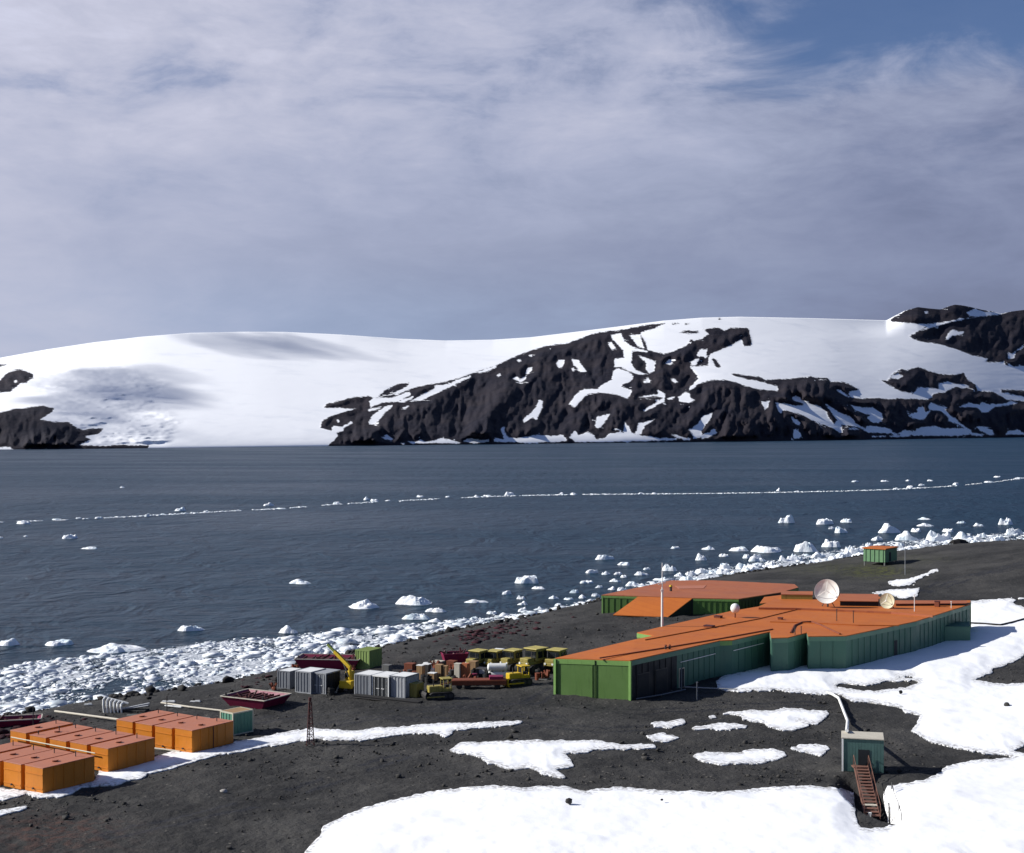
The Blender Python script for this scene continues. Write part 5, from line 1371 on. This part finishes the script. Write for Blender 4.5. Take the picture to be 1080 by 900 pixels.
# rope rails across the snow right of the stairs
def rope_rail(pts, lab):
    P = [gp(u, v) for u, v in pts]
    t_ = thing('rope_rail', P[0], 0, lab, 'railing')
    loc = [q - P[0] for q in P]
    for q in (loc[0], loc[len(loc) // 2], loc[-1]): MB().beam(q - Vector((0, 0, 0.2)), q + Vector((0, 0, 0.8)), 0.07).build('post', 'grey_wood', t_)
    MB().path([q + Vector((0, 0, 0.78)) for q in loc], 0.035, 6).build('rope', 'dark_steel', t_)
rope_rail([(940.5, 835), (943, 846), (948, 858), (951, 869)], 'rope rail on thin posts across the snow right of the stairs')
# white hose down to the hut
P = [gp(u, v) + Vector((0, 0, 0.35)) for u, v in [(872, 733.5), (878, 735.5), (884.5, 739.5), (887.5, 747), (890.5, 755), (894, 764)]]
P.append(Vector((p.x + 0.75, p.y + 2.2, 8.0)))
tag(MB().path(P, 0.16, 8).build('white_hose', 'white_paint'), 'thick white hose running over the gravel to the hut roof', 'hose')
# black pipe over the snow at far right
ground_pipe('black_pipe', [(1018, 660.2), (1036, 661), (1055, 662.5), (1068, 659.5), (1082, 655.5), (1110, 650)], 0.13, 'black_rubber', 'thin black pipe lying on the snow beyond the station', 0.5)
# fence posts and rail in front of the black wall
for i, (u, v, h, lab) in enumerate([(735.2, 739.5, 2.1, 'grey post on the gravel in front of the teal wall'), (718.8, 727, 2.5, 'grey post close to the black station wall')]):
    tag(MB().beam((0, 0, -0.2), (0, 0, h), 0.13).box((0, 0, h + 0.04), (0.2, 0.2, 0.08)).build('fence_post', 'container_grey', loc=gp(u, v)), lab, 'post')
P = [gp(u, v) + Vector((0, 0, 0.45)) for u, v in [(722, 728.5), (745, 729.8), (778, 731)]]
tag(MB().path(P, 0.07, 6).build('ground_rail', 'container_light'), 'pale rail running from the black wall toward the snow', 'rail')
P = [gp(u, v) + Vector((0, 0, 0.25)) for u, v in [(671, 739.5), (698, 735), (723, 729.5)]]
tag(MB().path(P, 0.07, 6).build('ground_rail', 'container_grey'), 'thin grey rail along the foot of the black wall', 'rail')

# ---------------------------------------------------------------- stones
rng = np.random.default_rng(7)
def ico(sub):
    bm = bmesh.new(); bmesh.ops.create_icosphere(bm, subdivisions=sub, radius=1.0)
    v = np.array([x.co[:] for x in bm.verts]); f = np.array([[q.index for q in x.verts] for x in bm.faces]); bm.free()
    return v, f
ICO1, ICO2 = ico(1), ico(2)
def lump_cloud(name, pos, size, mat, flat=(0.5, 0.9), rough=0.28, base=ICO1, sink=0.25, elong=0.5):
    """many irregular lumps in one mesh"""
    n = len(pos); bv, bf = base; k = len(bv)
    jit = 1 + rough * rng.standard_normal((n, k, 1))
    v = bv[None] * jit
    s3 = np.stack([1 + elong * (rng.random(n) - 0.3), 1 + elong * (rng.random(n) - 0.5), flat[0] + (flat[1] - flat[0]) * rng.random(n)], -1)
    v = v * s3[:, None, :]
    an = rng.random(n) * 6.283; c, s = np.cos(an)[:, None], np.sin(an)[:, None]
    x = v[..., 0] * c - v[..., 1] * s; y = v[..., 0] * s + v[..., 1] * c
    v = np.stack([x, y, v[..., 2]], -1) * size[:, None, None] * 0.5
    v[..., 2] += (size * s3[:, 2] * (0.5 - sink))[:, None]
    v += pos[:, None, :]
    f = (bf[None] + (np.arange(n) * k)[:, None, None]).reshape(-1, 3)
    co = v.reshape(-1, 3)
    me = bpy.data.meshes.new(name)
    me.vertices.add(len(co)); me.vertices.foreach_set('co', co.ravel())
    me.loops.add(f.size); me.loops.foreach_set('vertex_index', f.ravel())
    me.polygons.add(len(f)); me.polygons.foreach_set('loop_start', np.arange(0, f.size, 3)); me.polygons.foreach_set('loop_total', np.full(len(f), 3))
    me.update(calc_edges=True); me.materials.append(MATS[mat])
    o = bpy.data.objects.new(name, me); COL.objects.link(o)
    return o
SNOWPX = [BIG1, BIG2] + SMALL
def in_snow(u, v):
    m_ = np.zeros(u.shape, bool)
    for p in SNOWPX: m_ |= poly_sd(u, v, p) > -1.0
    for p in HOLES: m_ &= ~(poly_sd(u, v, p) > 1)
    return m_
foot_polys = [[(q.x, q.y) for q in outline], [(q.x, q.y) for q in ring]]
def scatter(n, ymin, ymax, dmin=3):
    Y = ymin * (ymax / ymin) ** rng.random(n); U = rng.random(n) * 1200 - 60
    X = (U - 540) / F * Y
    ok = shore_d(X, Y) > dmin
    Z = land(X, Y); V = 450 + F * (CAM_Z - Z) / Y
    ok &= ~in_snow(U, V)
    for fp in foot_polys: ok &= poly_sd(X, Y, fp) < 0.3
    return np.stack([X, Y, Z], -1)[ok]
P = scatter(20000, 100, 250)
P = P[vnoise(P[:, 0] / 7, P[:, 1] / 9, 91) + 0.45 * rng.random(len(P)) > 0.66]
sz = np.clip(0.13 * np.exp(0.55 * rng.standard_normal(len(P))), 0.06, 0.7)
tag(lump_cloud('gravel_stones', P, sz, 'stone', (0.5, 0.9)), 'loose dark stones strewn over the volcanic gravel', 'stones', kind='stuff')
# bouldery beach edge
n = 5200
Xs = rng.uniform(-95, 200, n); Yb = np.interp(Xs, sX, sY); off = rng.gamma(2.0, 2.2, n)
Ys = Yb - off / 0.62
kp = (vnoise(Xs / 9, Ys / 9, 95) > 0.42) & ~((Xs > 8) & (off > 12))
P = np.stack([Xs, Ys, land(Xs, Ys)], -1)[kp]
sz = np.clip(0.42 * np.exp(0.5 * rng.standard_normal(len(P))), 0.15, 1.5)
tag(lump_cloud('beach_boulders', P, sz, 'boulder_dark', (0.5, 0.9)), 'dark wet boulders along the icy waterline', 'boulders', kind='stuff')
us = np.concatenate([rng.normal(505, 22, 150), rng.normal(20, 30, 130), rng.normal(535, 30, 70), rng.normal(300, 30, 50)])
Pq = []
for u in us:
    v = np.interp(u, [p_[0] for p_ in SHORE], [p_[1] for p_ in SHORE]) + abs(rng.normal(7 if u > 200 else 14, 5)) + 2
    q = gp(u, v); Pq.append((q.x, q.y, q.z))
tag(lump_cloud('seaweed', np.array(Pq), np.clip(0.55 * np.exp(0.5 * rng.standard_normal(len(Pq))), 0.2, 1.6), 'seaweed', (0.2, 0.4), 0.35), 'maroon seaweed washed up along the beach', 'seaweed', kind='stuff')
# single stones one can point at
def boulder(u, v, s, mat, lab, flat=0.7, rise=0.0):
    q = gp(u, v)
    o = lump_cloud('boulder', np.array([[0, 0, 0.0]]), np.array([s]), mat, (flat, flat), 0.10, ICO2)
    o.location = (q.x, q.y, q.z + rise); tag(o, lab, 'boulder')
boulder(236, 836, 0.55, 'pale_stone', 'small pale stone alone on the dark gravel slope at left')
boulder(600, 853, 0.55, 'stone', 'round grey stone lying alone on the big foreground snowfield', 0.9, 0.5)
boulder(1062, 748, 0.75, 'stone', 'grey stone poking from the snow at far right', 0.8, 0.3)
boulder(950, 734.5, 0.4, 'boulder_dark', 'tiny dark stone on the snow above the hut', 1.0, 0.4)
boulder(988, 676, 0.6, 'stone', 'grey stone in the snow below the low annexe', 0.6, 0.4)
boulder(698, 850.5, 0.25, 'stone', 'very small stone on the foreground snow near its middle', 0.7, 0.5)

# ---------------------------------------------------------------- floating ice
ICE = [  # u, v (waterline), width px, height px, description or None
 (73,568,18,6,'small peaked ice floe alone on open water at far left'), (95,579,17,4,'flat thin ice floe just below the small peaked one at left'), (317,615.5,26,6,'lone long ice floe on open water left of the middle'),
 (201,665,27,9,'white ice block with steep left end off the tanks'), (9,680,26,9,'ice floe cut by the left photo edge near the brash'), (62,680,30,8,'slim ice floe between the edge floe and the biggest left floe'),
 (122,686,60,13,'longest ice floe at left with two humps near the brash'), (304,667.5,20,10,'pointed shark fin ice floe just off the brash ice'),
 (383,641,36,14,'large domed iceberg, left one of the two big ones'), (438,637,44,16,'largest iceberg off the beach with a blue tinted slope'), (460,645,23,8,'rounded ice floe right below the largest iceberg'),
 (440,653,28,8,'broad ice floe below the largest iceberg nearest the brash'), (458,656,15,5,'small ice floe touching the brash below the big icebergs'), (502,635.5,25,5,'long thin ice floe right of the big icebergs'),
 (556,615,24,10,'two humped ice block left of the workshop'), (568,621,16,4,'low ice floe just under the two humped block'), (478,657,18,4,'low pale floe at the edge of the brash right of the broad floe'),
 (829.5,551.5,16,10,'blocky iceberg on open water above the big dish'), (869,553,20,9,'peaked iceberg right of the blocky one in the bay'), (893,551,14,6,'small rounded floe right of the peaked iceberg'),
 (887,562,14,8,'white floe below the peaked iceberg'), (1061,553.5,15,10,'round iceberg at the far right above the point'), (937,562,24,12,'big craggy iceberg directly above the cabin on legs'),
 (637,590,20,7,'jagged ice floe left of the mast top'), (809,582,38,9,'long raft of ice off the workshop roof'), (849,582,25,14,'tall white ice block left of the cabin shore'),
 (624,604.5,14,7,'small dome of ice straight above the workshop gable'), (990,571,28,16,'large heap of white ice at the shore right of the cabin'), (955,570,24,12,'bright ice heap touching the shore behind the cabin'),
 (1017,569,20,10,'flat topped ice block near the upturned boat'), (1069,564,20,9,'white ice block at the right photo edge by the shore'), (706,602,18,9,'ice block behind the tall mast'),
 (740,591,14,9,'square ice block right of the mast top'), (778,581,21,6,'wedge of ice left of the long raft'), (876,577,19,11,'chunky ice block between tall block and cabin'), (901,586,19,13,'ice block leaning on the shore just left of the cabin'),
 # nameless small ones
 (534,627,10,5,None),(551,638,10,5,None),(551,645,11,6,None),(519,647.5,12,5,None),(658,596,15,4,None),(639,606,10,5,None),(652,606,9,4,None),(677,606.5,16,5,None),(618,615,14,4,None),(649,613.5,12,4,None),(669,618,20,7,None),
 (658,609,8,4,None),(645,622,8,4,None),(656,623,10,5,None),(606,625.5,11,5,None),(550,632,9,5,None),(584,631.5,11,4,None),(600,632.5,11,4,None),(614,631,9,5,None),(712,578.5,11,3,None),(682,601,8,4,None),
 (877,558,8,4,None),(747,579.5,16,5,None),(763,587,11,4,None),(764,600,13,8,None),(787,589,9,7,None),(798,592,14,9,None),(782,600,12,8,None),(863,588,15,7,None),(975,548,14,3,None),(976,555,18,4,None),
 (1032,555,13,4,None),(1014,552,10,3,None),(1049,571,12,7,None),(741,603,9,5,None),(729,607,12,7,None),(632,620,9,4,None),(628,629,10,5,None),(700,612,9,5,None),(716,608,10,6,None),(752,605,9,5,None),(772,606,10,5,None),(791,602,10,6,None),
 (812,597,12,6,None),(826,592,12,7,None),(838,589,10,6,None),(857,595,9,5,None),(806,604,10,5,None),(690,618,8,4,None),(676,623,8,4,None),(589,639,9,4,None),(570,643,9,4,None),(536,651,9,4,None),(500,653.5,10,4,None),
 (925,570,12,6,None),(966,561,12,5,None),(1000,561,12,5,None),(1035,567,12,6,None),(916,577,9,6,None),(888,588,9,6,None),(872,592,9,5,None),(969,578,10,5,None),(1028,573,11,5,None),(129,514.5,6,2,None),
]
FAR = [(25,552.5,19,5),(60,548.5,10,3),(83,547,7,2),(104,547,9,3),(155,545,6,4),(172,543,5,2),(190,539,12,5),(217,540,5,2),(283,533.5,11,4),(297,537,10,2),(355,531.5,9,3),(387,527.5,8,4),(395,529,9,4),(409,528.5,6,2),(443,524.5,8,3),(472,524.5,6,2),(503,524.5,8,3),(514,523.5,9,2),(537,522.5,11,5),(592,521.5,5,3),(605,522,8,3),(676,521,6,2),(690,521,6,2),(821,518,5,4),(840,519,6,2),(902,508.5,8,3),(933,508,9,2),(958,507.5,6,2),(981,507.5,7,2),(945,516,6,2),(960,514.5,9,3),(972,512.5,8,3),(1008,511.5,7,3),(1043,509,12,2),(1052,503.5,9,2),(1074,505,10,2),(27,566,5,2),(1,568,6,3)]
def floe(u, v, w, h, lab, group, seed):
    """a low, lumpy floe: a heightfield over an uneven outline, with one side steeper than the other"""
    r_ = np.random.default_rng(seed)
    Y = CAM_Z * F / (v - 450); X = (u - 540) / F * Y; px = Y / F
    tilt_ = (v - 450) / F
    Wm = w * px
    depth = min(Wm * r_.uniform(0.45, 0.75), h * px * 0.5 / tilt_)
    Hm = max(0.55 * px, 0.88 * h * px - depth * 0.55 * tilt_)
    n, nr = (30, 8) if w > 9 else (18, 5)
    an = np.linspace(0, 2 * np.pi, n, endpoint=False)
    ph = r_.uniform(0, 6.28, 4); ox, oy = r_.uniform(0, 90, 2)
    edge = 1 + 0.13 * np.sin(2 * an + ph[0]) + 0.10 * np.sin(3 * an + ph[1]) + 0.07 * np.sin(5 * an + ph[2]) + 0.015 * r_.standard_normal(n)
    lean, mode, ww = r_.uniform(-0.75, 0.75), r_.random(), r_.uniform(0.14, 0.42)
    if w >= 34 and h >= 13 and u < 460: mode, ww, lean = 0.9, 0.62, (0.7 if u < 410 else -0.45)
    rads = [1.0, 1.03] + list(np.linspace(0.97, 0.14, nr))
    verts = []
    def top(x, y, rad):
        wall = min(1.0, ((1.0 - rad) / ww)) ** 0.6 if rad < 1 else 0
        nz = float(fbm(x * 1.5 + ox, y * 1.5 + oy, 3, 7)); n2 = float(fbm(x * 4.2 + ox, y * 4.2 + oy, 2, 9))
        body = 0.60 + 0.50 * nz + 0.22 * n2 + lean * 0.30 * x
        if mode < 0.22: body = 0.42 + 0.30 * nz + 0.12 * n2 + 0.62 * math.exp(-((x - lean * 0.6) / 0.34) ** 2 - (y / 0.8) ** 2)
        elif mode < 0.0: body = 0.30 + 0.2 * nz + 0.6 * math.exp(-((x - 0.5) / 0.25) ** 2) + 0.45 * math.exp(-((x + 0.35) / 0.28) ** 2)
        return max(0.10, min(1.0, body)) * max(0.12, wall)
    for q, rad in enumerate(rads):
        for k in range(n):
            x, y = rad * edge[k] * math.cos(an[k]), rad * edge[k] * math.sin(an[k])
            z = -0.15 if q == 0 else (0.04 if q == 1 else top(x, y, rad))
            verts.append((x * Wm / 2 / 1.1, y * depth / 2, z * Hm if q else -0.1))
    verts.append((0, 0, top(0, 0, 0.05) * Hm))
    faces = []
    for q in range(len(rads) - 1):
        for k in range(n): faces.append((q * n + k, q * n + (k + 1) % n, (q + 1) * n + (k + 1) % n, (q + 1) * n + k))
    c = len(verts) - 1; q = len(rads) - 1
    for k in range(n): faces.append((q * n + k, q * n + (k + 1) % n, c))
    o = link_mesh('ice_floe', verts, faces, 'ice', loc=(X, Y, 0), rz=R(r_.uniform(-6, 6)))
    return tag(o, lab, 'ice floe', group)
for i, (u, v, w, h, lab) in enumerate(ICE):
    if lab: floe(u, v, w, h, lab, 'ice floes in the bay', 100 + i)
    elif u < 640: floe(u, v, w, h, 'small white ice floe scattered off the beach left of the workshop', 'small floes left of the workshop', 100 + i)
    else: floe(u, v, w, h, 'small white ice floe crowding the shore behind the station roofs', 'small floes behind the station', 100 + i)
for i, (u, v, w, h) in enumerate(FAR):
    floe(u, v, w, h, 'tiny floe lying along the thin ice line far out in the bay', 'floes along the far ice line', 400 + i)

# brash ice packed against the beach: a belt nobody could count
TOPB = ([-300, 0, 30, 60, 120, 160, 220, 280, 340, 400, 450, 500, 550, 600, 640, 700, 760, 820, 900, 960, 1080, 1300],
        [745, 708, 700, 696, 692, 687, 678, 674, 668.5, 662.5, 658, 653, 648, 640, 631, 612, 600, 592, 578, 570, 562, 553])
SHU, SHV = [p_[0] for p_ in SHORE], [p_[1] for p_ in SHORE]
n = 125000
U = rng.uniform(-290, 1210, n)
vt, vb = np.interp(U, *TOPB), np.interp(U, SHU, SHV) + 2.5
f_ = rng.random(n)
V = vt + (vb - vt) * f_ + rng.normal(0, 1.0, n)
Y = CAM_Z * F / (V - 450); X = (U - 540) / F * Y
nz = fbm(X / 5.0, Y / 9.0, 4, 81)
dn = np.where(U < 640, 0.72, 0.50) * (0.62 + 1.0 * nz + 0.35 * (f_ < 0.15)) * np.clip((vb - vt) / 22, 0.25, 1) 
keepb = rng.random(n) < np.clip(dn, 0.04, 1)
X, Y, f_, nz = X[keepb], Y[keepb], f_[keepb], nz[keepb]
sz = np.clip(0.27 * np.exp(0.72 * rng.standard_normal(len(X))) * (1.1 + 0.8 * nz), 0.16, 3.4)
zb_ = np.maximum(land(X, Y), 0) * 0.9
tag(lump_cloud('brash_ice', np.stack([X, Y, zb_], -1), sz, 'brash', (0.14, 0.36), 0.24, ICO1, 0.25, 0.9), 'dense belt of broken brash ice packed along the beach', 'brash ice', kind='stuff')
# slush sheets between the chunks
SB = [(u, v) for u, v in zip(*TOPB)] + [(u, v + 4) for u, v in reversed(SHORE) if -400 < u < 1400]
def slush_cut(s, U, V, X, Y, base):
    fl = fbm(X / 4.2, Y / 9.0, 5, 83, 0.62) + 0.5 * fbm(X / 1.1, Y / 2.6, 3, 85)
    amount = np.where(U < 640, -0.02, -0.05)
    return np.minimum(s * 0.5, (fl + amount) * 9.0), np.maximum(base, 0) * 0.9 - 0.06
for a_, b_ in ((-280, 330), (330, 700), (700, 1200)):
    clip = [(u, v) for u, v in zip(np.linspace(a_, b_, 30), np.interp(np.linspace(a_, b_, 30), *TOPB))] + [(u, v + 3) for u, v in zip(np.linspace(b_, a_, 30), np.interp(np.linspace(b_, a_, 30), SHU, SHV))]
    o = snow_patch([clip], step=1.5, thick=0.06, rag=1.0, name='brash_slush', mat='slush', cut=slush_cut)
    tag(o, 'sheets of pale slush between the brash along the beach', 'brash ice', kind='stuff')
# bigger pieces inside the belt
n = 95
for i in range(n):
    u = rng.uniform(-20, 640); vt_, vb_ = np.interp(u, *TOPB), np.interp(u, SHU, SHV)
    k = rng.random() ** 1.6
    v = vt_ + (vb_ - vt_) * k + 1.5
    w = float(np.clip(rng.gamma(3.0, 2.5), 3.5, 22)) * (1.0 if u < 420 else 0.6)
    floe(u, v, w, w * rng.uniform(0.16, 0.28) + 1.0, 'white ice chunk frozen among the brash along the beach', 'ice chunks in the brash belt', 1000 + i)
for i in range(60):
    u = rng.uniform(690, 1085); vb_ = np.interp(u, SHU, SHV)
    v = vb_ - abs(rng.normal(0, 6.0)) + 0.5
    w = float(np.clip(rng.gamma(3.5, 2.8), 4, 20))
    floe(u, v, w, w * rng.uniform(0.25, 0.42) + 0.6, 'white ice chunk grounded along the shore behind the station and cabin', 'ice chunks on the far shore', 2000 + i)
# the thin line of ice far out
LN = ([-300, -40, 0, 60, 150, 230, 300, 350, 400, 480, 540, 600, 700, 760, 820, 880, 930, 970, 1010, 1045, 1080, 1130, 1280], [566, 553.5, 551, 549, 544.5, 540, 536.5, 532.5, 529.5, 525.5, 523.2, 521.9, 521.1, 520.6, 519.6, 518.4, 517, 515, 512.5, 509, 504.5, 499, 489])
n = 8000
U = rng.uniform(-300, 1260, n); V = np.interp(U, *LN) + rng.normal(0, 0.22, n)
gap = vnoise(U / 13.0, U * 0, 97) + 0.22 * sstep(U, 540, 640) - 0.10 * sstep(U, 240, 120) - 0.12 * sstep(U, 930, 980)
kk = (gap > 0.33)
U, V = U[kk], V[kk]
Y = CAM_Z * F / (V - 450); X = (U - 540) / F * Y
sz = np.clip(0.62 * np.exp(0.5 * rng.standard_normal(len(U))), 0.25, 2.2)
tag(lump_cloud('ice_line', np.stack([X, Y, 0 * X], -1), sz, 'ice', (0.12, 0.25), 0.15, ICO1, 0.2, 0.9), 'thin drifting line of ice bits across the bay', 'brash ice', kind='stuff')
# ---------------------------------------------------------------- two low cumulus clouds, above and left of the view, whose shadows lie on the glacier
m = bpy.data.materials.new('cloud'); m.use_nodes = True; m.node_tree.nodes.clear(); MATS['cloud'] = m
t = NT(m.node_tree); out = t.n('ShaderNodeOutputMaterial'); vs_ = t.n('ShaderNodeVolumeScatter')
vs_.inputs['Color'].default_value = (1, 1, 1, 1); vs_.inputs['Density'].default_value = 0.0050; vs_.inputs['Anisotropy'].default_value = 0.4
t.l(vs_.outputs[0], out.inputs['Volume'])
def cloud(target, height, lobes, seed):
    tgt = Vector(target); k = (height - tgt.z) / SUN_DIR.z
    c = tgt + SUN_DIR * k
    r_ = np.random.default_rng(seed)
    for i, (ox, oy, sx, sy, sz) in enumerate(lobes):
        v, f = ico(4)
        nn = fbm(v[:, 0] * 2 + ox, v[:, 1] * 2 + v[:, 2] * 1.7 + oy, 4, seed + i)
        v = v * (1 + 0.75 * nn)[:, None] * np.array([sx, sy, sz])
        o = link_mesh('cloud', v, f, 'cloud', loc=(c.x + ox, c.y + oy, c.z))
        tag(o, kind='structure')
def hill_pt(u, v):
    d = (UU - u) ** 2 + (VV - v) ** 2
    i, j = np.unravel_index(np.argmin(d), d.shape)
    return (XX[i, j], YY[i, j], ZZ[i, j])
cloud(hill_pt(95, 425), 1350, [(-20, -330, 120, 190, 55), (0, 0, 130, 230, 60), (40, 330, 150, 260, 60), (120, 120, 90, 150, 40)], 201)
cloud(hill_pt(292, 364), 1500, [(-50, 0, 150, 230, 40), (70, 40, 130, 200, 36)], 207)
